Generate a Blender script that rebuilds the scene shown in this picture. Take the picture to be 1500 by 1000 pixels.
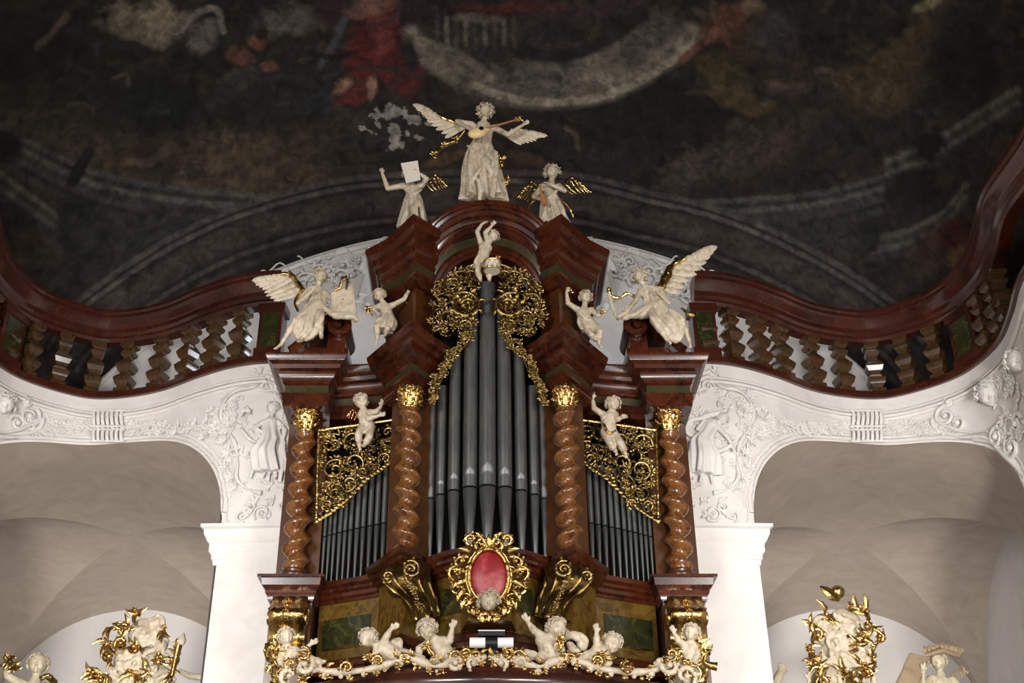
import bpy, bmesh, math, random
import numpy as np
from mathutils import Vector, Matrix, noise
from math import sin, cos, pi, radians, sqrt, atan2, tan, exp
for o in list(bpy.data.objects): bpy.data.objects.remove(o)
SC = bpy.context.scene
COL = SC.collection
random.seed(7)

# ------------------------------------------------------------------ camera
F, CX, CY, TH = 1743.0, 714.0, 500.0, radians(30)
cd = bpy.data.cameras.new('camera'); cam = bpy.data.objects.new('camera', cd); COL.objects.link(cam)
cam.location = (0, 0, 0); cam.rotation_euler = (pi/2 + TH, 0, 0)
cd.sensor_width = 36; cd.lens = F*36/1500; cd.shift_x = (750-CX)/1500
cd.clip_end = 200
SC.camera = cam
# ------------------------------------------------------------------ light
w = bpy.data.worlds.new('nave_light'); SC.world = w; w.use_nodes = True
w.node_tree.nodes['Background'].inputs[0].default_value = (1.0, 0.96, 0.92, 1)
w.node_tree.nodes['Background'].inputs[1].default_value = 0.19
def area(name, loc, target, size, power, col, size_y=None):
    d = bpy.data.lights.new(name, 'AREA'); d.energy = power; d.color = col; d.size = size
    if size_y: d.shape = 'RECTANGLE'; d.size_y = size_y
    o = bpy.data.objects.new(name, d); COL.objects.link(o); o.location = loc
    o.rotation_euler = (Vector(target)-Vector(loc)).to_track_quat('-Z', 'Y').to_euler(); return o
area('nave_window_light_left', (-6.5, -1.5, 6.0), (-0.5, 13, 5.5), 3.0, 490, (1.0, 0.975, 0.95), 4.5)
area('nave_window_light_right', (6.0, 0.5, 4.5), (0.5, 13, 5.5), 2.2, 310, (1.0, 0.97, 0.94), 3.5)
area('nave_lamp_light', (0.4, 0.0, -1.2), (0, 13, 6.0), 1.6, 40, (1.0, 0.94, 0.87))
for s in (-1, 1):
    area('lunette_fill_light', (s*1.7, 15.0, 8.0), (s*4.6, 17.0, 9.4), 0.9, 14, (0.85, 0.92, 1.0))  # added light hidden behind the organ tower to brighten the lunette, no window there
for s in (-1, 1):
    q = area('recess_fill_light', (s*5.4, 14.9, -0.9), (s*6.4, 20.6, 5.2), 1.6, 13, (1.0, 0.97, 0.94)); q.data.spread = radians(60)  # added unseen light low in the recess, brightens its back half
    q = area('front_fill_light', (s*3.8, -2.5, -1.3), (s*6.0, 19.0, 5.2), 1.6, 92, (1.0, 0.97, 0.94)); q.data.spread = radians(40)  # added unseen light, narrowed and aimed to brighten the recess vaults from the front
SC.view_settings.view_transform = 'Standard'; SC.view_settings.look = 'None'
SC.view_settings.exposure = 1.36; SC.view_settings.gamma = 1.0; SC.view_settings.use_curve_mapping = False
SC.cycles.max_bounces = 6; SC.cycles.diffuse_bounces = 3; SC.cycles.glossy_bounces = 3

# ------------------------------------------------------------------ points
def ray(px, py):
    v = (CY-py)/F
    return Vector(((px-CX)/F, cos(TH)-v*sin(TH), sin(TH)+v*cos(TH)))
def P(px, py, Y):
    r = ray(px, py); return r*(Y/r.y)
def PH(px, py, h):
    r = ray(px, py); return r*(h/r.z)
def proj(p):
    x, y, z = p
    d = y*cos(TH)+z*sin(TH); u = -y*sin(TH)+z*cos(TH)
    return (CX+F*x/d, CY-F*u/d)
# ------------------------------------------------------------------ materials
def lin(c):
    return tuple(((v/255)/12.92 if v/255 <= .04045 else ((v/255+.055)/1.055)**2.4) for v in c)+(1,)
def mat(name, stops, rough=.5, metal=0.0, scale=3.0, detail=6, dist=0.6, bump=0.0, bscale=40, veins=None, spec=.5, coat=0, rvar=0.0, attr=None, stretch=(1,1,1)):
    m = bpy.data.materials.new(name); m.use_nodes = True
    nt = m.node_tree; N = nt.nodes; L = nt.links
    b = N['Principled BSDF']
    b.inputs['Roughness'].default_value = rough; b.inputs['Metallic'].default_value = metal
    b.inputs['Specular IOR Level'].default_value = spec
    if coat: b.inputs['Coat Weight'].default_value = coat; b.inputs['Coat Roughness'].default_value = .12
    tc = N.new('ShaderNodeTexCoord'); mp = N.new('ShaderNodeMapping'); mp.inputs['Scale'].default_value = stretch
    L.new(tc.outputs['Object'], mp.inputs[0])
    n = N.new('ShaderNodeTexNoise'); n.inputs['Scale'].default_value = scale; n.inputs['Detail'].default_value = detail
    n.inputs['Distortion'].default_value = dist; n.inputs['Roughness'].default_value = .6
    L.new(mp.outputs[0], n.inputs['Vector'])
    r = N.new('ShaderNodeValToRGB'); L.new(n.outputs['Fac'], r.inputs[0])
    e = r.color_ramp.elements
    while len(e) < len(stops): e.new(.5)
    for i, (p, c) in enumerate(stops): e[i].position = p; e[i].color = lin(c)
    out = r.outputs[0]
    if attr:
        a = N.new('ShaderNodeAttribute'); a.attribute_name = attr
        mx = N.new('ShaderNodeMix'); mx.data_type = 'RGBA'; mx.blend_type = 'MULTIPLY'; mx.inputs[0].default_value = 1
        L.new(a.outputs['Color'], mx.inputs[6]); L.new(out, mx.inputs[7]); out = mx.outputs[2]
    if veins:
        vc, vs, vw = veins
        n2 = N.new('ShaderNodeTexNoise'); n2.inputs['Scale'].default_value = vs; n2.inputs['Detail'].default_value = 4; n2.inputs['Distortion'].default_value = 1.6
        L.new(mp.outputs[0], n2.inputs['Vector'])
        r2 = N.new('ShaderNodeValToRGB'); L.new(n2.outputs['Fac'], r2.inputs[0]); q = r2.color_ramp.elements
        q[0].position = .5-vw; q[0].color = (0,0,0,1); q[1].position = .5; q[1].color = (.55,.55,.55,1)
        z = q.new(.5+vw); z.color = (0,0,0,1)
        mx = N.new('ShaderNodeMix'); mx.data_type = 'RGBA'; L.new(r2.outputs[0], mx.inputs[0]); L.new(out, mx.inputs[6]); mx.inputs[7].default_value = lin(vc); out = mx.outputs[2]
    L.new(out, b.inputs['Base Color'])
    if bump:
        n3 = N.new('ShaderNodeTexNoise'); n3.inputs['Scale'].default_value = bscale; n3.inputs['Detail'].default_value = 4
        L.new(mp.outputs[0], n3.inputs['Vector'])
        bp = N.new('ShaderNodeBump'); bp.inputs['Strength'].default_value = bump; bp.inputs['Distance'].default_value = .02
        L.new(n3.outputs['Fac'], bp.inputs['Height']); L.new(bp.outputs[0], b.inputs['Normal'])
    return m
M = {}
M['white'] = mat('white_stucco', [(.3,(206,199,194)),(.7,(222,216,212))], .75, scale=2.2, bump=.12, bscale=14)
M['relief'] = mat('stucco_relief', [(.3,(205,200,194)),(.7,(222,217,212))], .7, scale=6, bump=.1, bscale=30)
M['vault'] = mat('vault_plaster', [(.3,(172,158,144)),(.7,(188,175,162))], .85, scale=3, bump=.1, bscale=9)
M['backwall'] = mat('recess_plaster', [(.3,(205,201,199)),(.7,(215,211,209))], .85, scale=1.5)
M['red'] = mat('red_marble_wood', [(.25,(22,9,6)),(.42,(50,20,11)),(.55,(74,33,15)),(.7,(54,22,12)),(.85,(92,52,22))], .22, scale=2.6, dist=1.2, veins=((104,60,40),1.6,.006), coat=.18)
M['redrail'] = mat('dark_red_marble', [(.25,(28,11,8)),(.5,(58,24,16)),(.75,(74,34,20))], .2, scale=1.4, dist=1.0, veins=((82,44,34),.9,.006), coat=.4)
M['amber'] = mat('amber_marble_wood', [(.25,(46,24,10)),(.5,(78,44,16)),(.75,(54,28,12))], .3, scale=3.5, dist=1.4, coat=.3)
M['column'] = mat('orange_marble_column', [(.25,(44,26,12)),(.38,(88,50,24)),(.5,(122,80,40)),(.6,(88,46,24)),(.72,(98,74,32)),(.85,(66,46,20))], .22, scale=6.0, dist=1.3, coat=.35)
M['olive'] = mat('olive_marble', [(.28,(44,30,10)),(.42,(80,56,20)),(.55,(104,80,30)),(.7,(70,52,20)),(.85,(92,60,24))], .26, scale=3.6, dist=1.8, coat=.3)
M['green'] = mat('dark_green_marble', [(.25,(20,24,12)),(.5,(40,44,20)),(.8,(58,54,28))], .22, scale=5, dist=1.6, coat=.4, veins=((84,84,48),2.2,.02))
M['band'] = mat('green_band_marble', [(.25,(34,32,20)),(.5,(62,58,36)),(.8,(70,46,28))], .25, scale=5, dist=1.2, coat=.4)
M['baluster'] = mat('olive_brown_marble', [(.25,(30,24,12)),(.42,(54,42,20)),(.52,(76,46,28)),(.62,(50,48,22)),(.8,(72,68,40))], .2, scale=9, dist=1.4, coat=.35)
M['gold'] = mat('gilding', [(.3,(168,130,72)),(.6,(216,182,116)),(.8,(136,100,52))], .24, 1.0, scale=9, bump=.45, bscale=26)
M['gold2'] = mat('worn_gilding', [(.3,(106,84,48)),(.6,(172,146,90)),(.8,(78,60,32))], .3, 1.0, scale=12, bump=.4, bscale=30)
M['ivory'] = mat('ivory_statue_paint', [(.3,(164,146,120)),(.5,(194,180,156)),(.62,(204,192,172)),(.8,(136,116,90))], .4, scale=14, bump=.35, bscale=50)
M['stone'] = mat('aged_ivory_paint', [(.3,(160,148,122)),(.6,(186,174,150)),(.8,(140,126,98))], .45, scale=9, bump=.15, bscale=45)
M['paper'] = mat('paper', [(.3,(214,206,190)),(.7,(226,218,204))], .6)
M['pipe'] = mat('pewter', [(.25,(92,94,93)),(.5,(116,118,116)),(.75,(136,135,130))], .36, .75, scale=3, detail=8, stretch=(3,3,.6), bump=.05)
M['pipelip'] = mat('bright_pewter', [(.25,(132,134,134)),(.7,(158,160,160))], .42, .8, scale=5)
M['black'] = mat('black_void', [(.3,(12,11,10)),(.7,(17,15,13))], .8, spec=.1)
M['metalblack'] = mat('black_metal', [(.3,(20,20,22)),(.7,(28,28,30))], .35)
M['lampwhite'] = mat('white_enamel', [(.3,(225,225,228)),(.7,(235,235,238))], .25)
M['crimson'] = mat('crimson_cloth', [(.36,(120,14,22)),(.5,(138,26,34)),(.6,(168,76,80)),(.72,(130,22,30))], .45, scale=2.6, dist=.4)
M['lute'] = mat('pale_yellow_wood', [(.3,(202,176,124)),(.7,(220,196,148))], .4, scale=6)
M['pinkwood'] = mat('pink_wood', [(.3,(150,98,62)),(.7,(172,120,82))], .4, scale=6)
M['brownbook'] = mat('tan_book_leather', [(.3,(118,98,74)),(.7,(142,122,94))], .5, scale=5)
M['floor'] = mat('stone_floor', [(.3,(120,110,98)),(.7,(150,140,126))], .5)
M['fresco'] = mat('fresco_paint', [(.3,(130,128,126)),(.5,(205,203,200)),(.7,(255,252,246))], .8, scale=5, detail=10, dist=.8, bump=.05, attr='paint', spec=.25)

# ------------------------------------------------------------------ mesh helpers
class MB:
    def __init__(s): s.v = []; s.f = []
    def add(s, vs, fs):
        o = len(s.v); s.v += [tuple(p) for p in vs]; s.f += [tuple(i+o for i in f) for f in fs]
    def grid(s, rows, cu=False, cv=False):
        """rows: list of equal-length rows of points"""
        n, m = len(rows), len(rows[0]); fs = []
        for i in range(n if cu else n-1):
            for j in range(m if cv else m-1):
                a, b = i, (i+1) % n; c, d = j, (j+1) % m
                fs.append((a*m+c, a*m+d, b*m+d, b*m+c))
        s.add([p for r in rows for p in r], fs)
    def tube(s, pts, rad, n=8, flat=1.0, nrm=None, cap=True):
        pts = [Vector(p) for p in pts]; k = len(pts)
        if not hasattr(rad, '__len__'): rad = [rad]*k
        T = [(pts[min(i+1, k-1)]-pts[max(i-1, 0)]) for i in range(k)]
        T = [t.normalized() if t.length > 1e-9 else Vector((0,0,1)) for t in T]
        N = Vector(nrm) if nrm is not None else (Vector((0,0,1)) if abs(T[0].z) < .9 else Vector((0,1,0)))
        rows = []
        for i in range(k):
            Nn = N - T[i]*N.dot(T[i])
            if Nn.length < 1e-6: Nn = T[i].orthogonal()
            Nn.normalize(); B = T[i].cross(Nn)
            if nrm is None: N = Nn
            rows.append([pts[i]+B*(cos(2*pi*j/n)*rad[i])+Nn*(sin(2*pi*j/n)*rad[i]*flat) for j in range(n)])
        s.grid(rows, cv=True)
        if cap:
            o = len(s.v)
            s.v.append(tuple(pts[0])); s.v.append(tuple(pts[-1]))
            b0 = o-k*n; b1 = o-n
            for j in range(n):
                s.f.append((o, b0+(j+1) % n, b0+j)); s.f.append((o+1, b1+j, b1+(j+1) % n))
    def ball(s, c, r, n=10, m=7, rot=None):
        if not hasattr(r, '__len__'): r = (r, r, r)
        c = Vector(c); rows = []
        for i in range(m+1):
            t = pi*i/m; row = []
            for j in range(n):
                q = Vector((r[0]*sin(t)*cos(2*pi*j/n), r[1]*sin(t)*sin(2*pi*j/n), r[2]*cos(t)))
                if rot is not None: q = rot @ q
                row.append(c+q)
            rows.append(row)
        s.grid(rows, cv=True)
    def capsule(s, a, b, ra, rb, n=10):
        a = Vector(a); b = Vector(b); d = b-a; L = d.length
        if L < 1e-6: s.ball(a, max(ra, rb)); return
        t = d/L; pts = []; rr = []
        for q in (1, .85, .5, 0): pts.append(a-t*ra*q); rr.append(ra*sqrt(max(0, 1-q*q))+1e-4)
        for q in (0, .5, .85, 1): pts.append(b+t*rb*q); rr.append(rb*sqrt(max(0, 1-q*q))+1e-4)
        s.tube(pts, rr, n)
    def lathe(s, prof, c, n=20, sx=1, sy=1):
        """prof: list of (radius, z)"""
        s.grid([[(c[0]+r*sx*cos(2*pi*j/n), c[1]+r*sy*sin(2*pi*j/n), c[2]+z) for j in range(n)] for r, z in prof], cv=True)
        k = len(prof); o = len(s.v)-k*n
        s.f.append(tuple(o+j for j in range(n))); s.f.append(tuple(o+(k-1)*n+j for j in range(n)))
    def box(s, c, h, rot=None):
        vs = []
        for x in (-1, 1):
            for y in (-1, 1):
                for z in (-1, 1):
                    q = Vector((x*h[0], y*h[1], z*h[2]))
                    if rot is not None: q = rot @ q
                    vs.append(Vector(c)+q)
        s.add(vs, [(0,1,3,2),(4,6,7,5),(0,4,5,1),(2,3,7,6),(0,2,6,4),(1,5,7,3)])
    def prism(s, poly, z0, z1):
        """poly: XY outline; vertical prism"""
        n = len(poly)
        vs = [(x, y, z0) for x, y in poly]+[(x, y, z1) for x, y in poly]
        s.add(vs, [tuple(range(n)), tuple(range(2*n-1, n-1, -1))]+[(i, (i+1) % n, n+(i+1) % n, n+i) for i in range(n)])
    def sweep(s, path, prof, cap=True):
        """path of 3-D points left to right; prof (outwards, up)"""
        path = [Vector(p) for p in path]; k = len(path); rows = []
        for i, p in enumerate(path):
            a = (path[i]-path[i-1]) if i > 0 else None; b = (path[i+1]-path[i]) if i < k-1 else None
            ns = []
            for d in (a, b):
                if d is not None:
                    q = Vector((d.y, -d.x, 0))
                    if q.length > 1e-9: ns.append(q.normalized())
            if len(ns) == 2:
                m = ns[0]+ns[1]
                m = m.normalized() if m.length > 1e-3 else ns[0]
                m = m/max(.45, m.dot(ns[0]))
            else: m = ns[0]
            rows.append([p+m*o+Vector((0, 0, z)) for o, z in prof])
        s.grid(rows)
        if cap:
            o = len(s.v)-k*len(prof); q = len(prof)
            s.f.append(tuple(range(o, o+q))); s.f.append(tuple(range(o+(k-1)*q, o+k*q)))
    def mirror(s):
        q = MB(); q.v = [(-x, y, z) for x, y, z in s.v]; q.f = [tuple(reversed(f)) for f in s.f]; return q
def wloc(o):
    v = Vector((0,0,0))
    while o: v = v+o.location; o = o.parent
    return v
def obj(name, mb, m, parent=None, smooth=40, origin=None):
    me = bpy.data.meshes.new(name)
    base = wloc(parent) if parent else Vector((0,0,0))
    org = Vector(origin) if origin is not None else Vector((0,0,0))
    if parent is None and origin is not None: base = org
    vs = [(x-base.x, y-base.y, z-base.z) for x, y, z in mb.v]
    me.from_pydata(vs, [], mb.f); me.validate()
    bm = bmesh.new(); bm.from_mesh(me); bmesh.ops.recalc_face_normals(bm, faces=bm.faces); bm.to_mesh(me); bm.free()
    if smooth:
        me.shade_smooth(); me.set_sharp_from_angle(angle=radians(smooth))
    me.materials.append(m if not isinstance(m, str) else M[m])
    o = bpy.data.objects.new(name, me); COL.objects.link(o)
    if parent: o.parent = parent
    elif origin is not None: o.location = org
    return o
def tag(o, label=None, cat=None, group=None, kind=None):
    if label: o['label'] = label
    if cat: o['category'] = cat
    if group: o['group'] = group
    if kind: o['kind'] = kind
    return o
def empty(name, loc, label, cat, group=None):
    o = bpy.data.objects.new(name, None); COL.objects.link(o); o.location = loc; o.empty_display_size = .1
    return tag(o, label, cat, group)
def centre(mb):
    a = np.array(mb.v); lo = a.min(0); hi = a.max(0)
    return ((lo[0]+hi[0])/2, (lo[1]+hi[1])/2, lo[2])
def solo(name, mb, m, label, cat, group=None, smooth=40):
    o = obj(name, mb, m, None, smooth, centre(mb)); return tag(o, label, cat, group)
def struct(name, mb, m, smooth=40, label=None):
    o = obj(name, mb, m, None, smooth); o['kind'] = 'structure'
    if label: o['label'] = label
    return o
def lerp(a, b, t): return a+(b-a)*t
def smoothpath(pts, n=8, closed=False):
    """Catmull-Rom through points"""
    P_ = [Vector(p) for p in pts]; k = len(P_); out = []
    for i in range(k if closed else k-1):
        if closed: a, b, c, d = P_[(i-1) % k], P_[i], P_[(i+1) % k], P_[(i+2) % k]
        else: a, b, c, d = P_[max(i-1,0)], P_[i], P_[i+1], P_[min(i+2,k-1)]
        for j in range(n):
            t = j/n
            out.append(.5*((2*b)+(c-a)*t+(2*a-5*b+4*c-d)*t*t+(3*b-a-3*c+d)*t**3))
    if not closed: out.append(P_[-1])
    return out
# ================================================================== THE SETTING
# plan of the undulating nave wall, read from the gallery ledge
HL = 7.77
LEDGE = [(318,526),(370,532),(422,547),(474,566),(526,576),(578,578),(630,567),(682,549),(717,528),(751,494),(769,452),(786,400)]
half = [PH(CX+u, py, HL) for u, py in LEDGE]
half = [Vector((0,13.98)), Vector((1.2,13.98)), Vector((2.2,13.97))]+[Vector((p.x, p.y)) for p in half]
half += [Vector((6.42,10.8)), Vector((6.35,9.0)), Vector((6.3,6.0)), Vector((6.3,3.0))]
hs = smoothpath([Vector((p.x,p.y,0)) for p in half], 10)
PLAN = [Vector((-p.x, p.y, 0)) for p in reversed(hs[1:])]+hs
# resample evenly
def resample(pts, d):
    out = [pts[0].copy()]; acc = 0
    for a, b in zip(pts, pts[1:]):
        L = (b-a).length; t = d-acc
        while t <= L: out.append(a+(b-a)*(t/L)); t += d
        acc = (acc+L) % d if L < d-acc or True else 0
        acc = L-(t-d)
    out.append(pts[-1].copy()); return out
PLAN = resample(PLAN, .03)
S = [0.0]
for a, b in zip(PLAN, PLAN[1:]): S.append(S[-1]+(b-a).length)
mid = S[-1]/2; S = [s-mid for s in S]
NRM = []
for i in range(len(PLAN)):
    d = PLAN[min(i+3,len(PLAN)-1)]-PLAN[max(i-3,0)]; q = Vector((d.y,-d.x,0)).normalized(); NRM.append(q)
def plan_at(px, py=600):
    r = ray(px, py); k = r.x/r.y
    best = None
    for i in range(len(PLAN)-1):
        a, b = PLAN[i], PLAN[i+1]
        fa, fb = a.x-k*a.y, b.x-k*b.y
        if fa <= 0 <= fb:
            t = 0 if fb == fa else -fa/(fb-fa)
            return a+(b-a)*t, NRM[i], lerp(S[i], S[i+1], t)
    return PLAN[-1], NRM[-1], S[-1]
def W(px, py, off=0.0):
    p, n, s = plan_at(px, py)
    r = ray(px, py); p = p+n*off
    return Vector((p.x, p.y, r.z*(p.y/r.y)))
def Wn(px, py=600): return plan_at(px, py)[1]
# big arches, measured along the wall
_, _, sa = plan_at(327, 745); _, _, sb = plan_at(-90, 760)
sa_r = plan_at(1104, 745)[2]; sb_r = plan_at(1512, 760)[2]
AS0, AS1 = sa_r, sb_r
print('arch', AS0, AS1, PLAN[0])
AC, AW, ATOP, ASPR = (AS0+AS1)/2, (AS1-AS0)/2, 7.0, 5.55
def arch_z(s):
    t = abs(abs(s)-AC)/AW
    if t >= 1: return None
    return ASPR+(ATOP-ASPR)*(1-t**2.35)**(1/2.1)
CAPZ = 5.40
mb = MB()
zt = HL-.05
edge = {1: [], -1: []}
idx = []
for i in range(len(PLAN)-1):
    a, b = PLAN[i], PLAN[i+1]
    sa_, sb_ = S[i], S[i+1]
    za, zb = arch_z(sa_), arch_z(sb_)
    if za is None and zb is None: za = zb = -1.7
    elif za is None: za = ASPR
    elif zb is None: zb = ASPR
    mb.add([(a.x,a.y,za),(b.x,b.y,zb),(b.x,b.y,zt),(a.x,a.y,zt)], [(0,1,2,3)])
struct('wall_front', mb, 'white', 30)
# arch edges: dense points
def edge_pts(sgn, n=90, off=0.0, zadd=0.0, grow=0.0):
    out = []
    for k in range(n+1):
        ang = pi*k/n
        t = -cos(ang)
        # clustered superellipse
        tt = min(1, abs(t)); z = ASPR+grow+(ATOP-ASPR)*(1-tt**2.35)**(1/2.1)
        s = sgn*(AC+(AW+grow)*t*1.0)
        j = min(range(0, len(S), 1), key=lambda q: abs(S[q]-s))
        p = PLAN[j]+NRM[j]*off
        out.append((Vector((p.x, p.y, z+zadd)), NRM[j]))
    return out
def full_edge(sgn, off=0.0, grow=0.0, zb=-1.7):
    e = edge_pts(sgn, off=off, grow=grow)
    a, b = e[0], e[-1]
    return [(Vector((a[0].x,a[0].y,zb)), a[1])]+e+[(Vector((b[0].x,b[0].y,zb)), b[1])]
DEPTH = 0.95
for sgn, nm in ((-1,'left'),(1,'right')):
    E = full_edge(sgn)
    back = []
    c = E[len(E)//2][1]
    # rim mouldings round the arch
    mb = MB(); e = edge_pts(sgn, grow=.055); mb.tube([p+n*.0 for p, n in e], .035, 8)
    e = edge_pts(sgn, grow=.12); mb.tube([p+n*.0 for p, n in e], .014, 6)
    struct('trim_arch_rim_'+nm, mb, 'white', 50)
# mouldings under the ledge
def subpath(s0, s1, z, step=3, off=0):
    return [Vector((p.x+n.x*off, p.y+n.y*off, z)) for p, s, n in list(zip(PLAN, S, NRM))[::step] if s0 <= s <= s1]
sE = S[-1]
for nm, s0, s1 in (('left', -sE, -plan_at(1014,520)[2]-.1), ('right', plan_at(1014,520)[2]+.1, sE)):
    mb = MB()
    for z, h, o in ((7.40,.05,.05),(7.47,.03,.035),(7.33,.025,.02)):
        mb.sweep(subpath(s0, s1, z), [(-.02,h),(o*.6,h),(o,h*.5),(o*.7,0),(-.02,0)])
    struct('trim_wall_moulding_'+nm, mb, 'white', 50)
# pilaster capitals (white mouldings at the impost) and pier returns
capprof = [(0,0),(.02,.0),(.03,.06),(.05,.07),(.05,.12),(.09,.16),(.09,.26),(.12,.28),(.15,.33),(.17,.36),(.17,.42),(.22,.44),(.22,.48),(0,.48)]
capprof = [(o*.85, z) for o, z in capprof]
for sgn, nm in ((-1,'left'),(1,'right')):
    E = full_edge(sgn); 
    inner = E[0][0] if abs(E[0][0].x) < abs(E[-1][0].x) else E[-1][0]
    outer = E[-1][0] if abs(E[0][0].x) < abs(E[-1][0].x) else E[0][0]
    path = [(2.3,13.975,4.92),(abs(inner.x)-.004,inner.y-.005,4.92),(abs(inner.x)+.0,inner.y+DEPTH,4.92)]
    mb = MB(); mb.sweep(path, [(-o if False else o, z) for o, z in capprof])
    if sgn < 0: mb = mb.mirror()
    struct('trim_capital_'+nm, mb, 'white', 30)
# ---- groin vaulted recesses behind the arches
for sgn, nm in ((-1,'left'),(1,'right')):
    f = Vector((5.25*1.0, 14.85, 0)); g = Vector((6.62, 22.6, 0))
    ax = (g-f); Lh = ax.length; ax.normalize(); sd = Vector((ax.y, -ax.x, 0))
    C0 = f+ax*(Lh*.5-.15)
    a, bb, bf, H, R = 2.55, Lh/2+.05, 3.05, 7.0, 2.5
    def Zc(t): t = min(1, abs(t)); return H-R*(1-sqrt(max(0, 1-t*t)))
    webs = []
    for wi in range(4):
        rows = []
        for i in range(41):
            t = sin(pi/2*i/40); row = []
            for j in range(41):
                s = -1+2*j/40
                if wi == 0: x, y, z = s*t*a, -t*bf, Zc(s*t)
                elif wi == 1: x, y, z = s*t*a, t*bb, Zc(s*t)
                elif wi == 2: x, y, z = -t*a, s*t*(bf if s < 0 else bb), Zc(s*t)
                else: x, y, z = t*a, s*t*(bf if s < 0 else bb), Zc(s*t)
                p = C0+sd*x+ax*y; row.append((p.x*sgn, p.y, z))
            rows.append(row)
        webs.append(rows)
    mb = MB()
    mb.grid(webs[1])
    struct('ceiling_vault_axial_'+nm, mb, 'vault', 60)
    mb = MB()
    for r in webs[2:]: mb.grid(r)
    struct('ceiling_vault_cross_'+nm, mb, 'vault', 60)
    def Q(x, y, z): p = C0+sd*x+ax*y; return (p.x*sgn, p.y, z)
    ed = edge_pts(sgn); kE = len(ed)-1; r0 = [p for p, n in ed]
    axv = Vector((ax.x*sgn, ax.y, 0)); sv = [-cos(pi*k/kE) for k in range(kE+1)]
    r1 = [Vector(Q(t*a, -bf, Zc(t))) for t in sv]; rows = []
    for q in range(9):
        t = q/8; row = []
        for p, e in zip(r0, r1):
            L_ = (e-p).length
            h0, h1, h2, h3 = 2*t**3-3*t*t+1, t**3-2*t*t+t, -2*t**3+3*t*t, t**3-t*t
            row.append(p*h0+axv*(L_*.6)*h1+e*h2+axv*(L_*.9)*h3)
        rows.append(row)
    wrows = []
    for i_ in range(1, 41):
        t = cos(pi/2*i_/40); wrows.append([Vector(Q(s_*t*a, -t*bf, Zc(s_*t))) for s_ in sv])
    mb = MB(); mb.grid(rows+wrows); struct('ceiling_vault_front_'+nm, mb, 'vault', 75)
    dn = lambda v: Vector((v.x, v.y, -1.7))
    mb = MB(); mb.grid([[dn(r[0]), r[0]] for r in rows]); mb.grid([[dn(r[-1]), r[-1]] for r in rows])
    struct('trim_jamb_'+nm, mb, 'white', 60)
    mb = MB(); mb.add([Q(-a,bb-.02,-1.7),Q(a,bb-.02,-1.7),Q(a,bb-.02,H+.2),Q(-a,bb-.02,H+.2)], [(0,1,2,3)])
    struct('wall_recess_back_'+nm, mb, 'backwall', 0)
    mb = MB()
    for q in (-a, a): mb.add([Q(q,-bf,-1.7),Q(q,bb,-1.7),Q(q,bb,H+.2),Q(q,-bf,H+.2)], [(0,1,2,3)])
    struct('wall_recess_sides_'+nm, mb, 'backwall', 0)
mb = MB(); mb.add([(-14,-6,-1.7),(14,-6,-1.7),(14,24,-1.7),(-14,24,-1.7)], [(0,1,2,3)]); struct('floor', mb, 'floor', 0)
# gallery floor behind the balustrade
mb = MB(); mb.add([(-9.5,15,7.6),(9.5,15,7.6),(9.5,24,7.6),(-9.5,24,7.6)], [(0,1,2,3)]); mb.add([(-2.2,13.98,7.6),(2.2,13.98,7.6),(2.2,15,7.6),(-2.2,15,7.6)], [(0,1,2,3)])
for s in (-1, 1):
    pts = [(p.x, p.y) for p in PLAN[::6] if p.x*s >= 2.2]
    if s < 0: pts = pts[::-1]
    for (xa, ya), (xb, yb) in zip(pts, pts[1:]):
        mb.add([(xa,ya,7.6),(xb,yb,7.6),(s*9.5,yb+.9,7.6) if yb < 13.4 else (xb,15,7.6),(s*9.5,ya+.9,7.6) if ya < 13.4 else (xa,15,7.6)], [(0,1,2,3)])
    mb.add([(s*6.8,13.2,7.6),(s*9.5,13.2,7.6),(s*9.5,15,7.6),(s*6.6,15,7.6)], [(0,1,2,3)])
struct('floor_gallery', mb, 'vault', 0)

# ---- frescoed ceiling: shallow dome over the nave
YE = 17.0
def ceil_z(X, Y):
    r = np.sqrt(np.maximum(0.0, 8.1**2-X*X))
    return 4.0+r+1.9*(1-((Y-10)/7.0)**2)
nx, ny = 700, 460
xs = np.linspace(-7.75, 7.75, nx)
yy = np.concatenate([np.linspace(-4, 9, 30)[:-1], np.linspace(9, YE+.05, ny-29)])
X, Y = np.meshgrid(xs, yy); Z = np.maximum(ceil_z(X, Y), 7.61)
D = Y*cos(TH)+Z*sin(TH); U = -Y*sin(TH)+Z*cos(TH)
D = np.where(D < 1, 1, D)
px = CX+F*X/D; py = CY-F*U/D
# the mural, laid out on the plaster
def fbm(a, b, sc, seed):
    out = np.zeros_like(a); amp = 1
    rs = np.random.RandomState(seed)
    for o in range(5):
        g = rs.rand(64, 64)
        u = (a*sc*2**o); v = (b*sc*2**o)
        iu = np.floor(u).astype(int); iv = np.floor(v).astype(int); fu = u-iu; fv = v-iv
        fu = fu*fu*(3-2*fu); fv = fv*fv*(3-2*fv)
        A = g[iu % 64, iv % 64]; B = g[(iu+1) % 64, iv % 64]; C_ = g[iu % 64, (iv+1) % 64]; E_ = g[(iu+1) % 64, (iv+1) % 64]
        out += amp*((A*(1-fu)+B*fu)*(1-fv)+(C_*(1-fu)+E_*fu)*fv); amp *= .55
    return out/2.1
n1 = fbm(px, py, 1/170., 1); n2 = fbm(px, py, 1/60., 2); n3 = fbm(px+py*.5, py, 1/22., 3); n4 = fbm(px-py*.4, py, 1/34., 4)-.5; n5 = fbm(px, py, 1/11., 5)-.5
col = np.zeros(px.shape+(3,))
def L3(c): return np.array(lin(c)[:3])
base = L3((52,45,39))
col[:] = base
def mixc(m, c):
    global col
    m = np.clip(m, 0, 1)[..., None]; col = col*(1-m)+L3(c)*m
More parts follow.
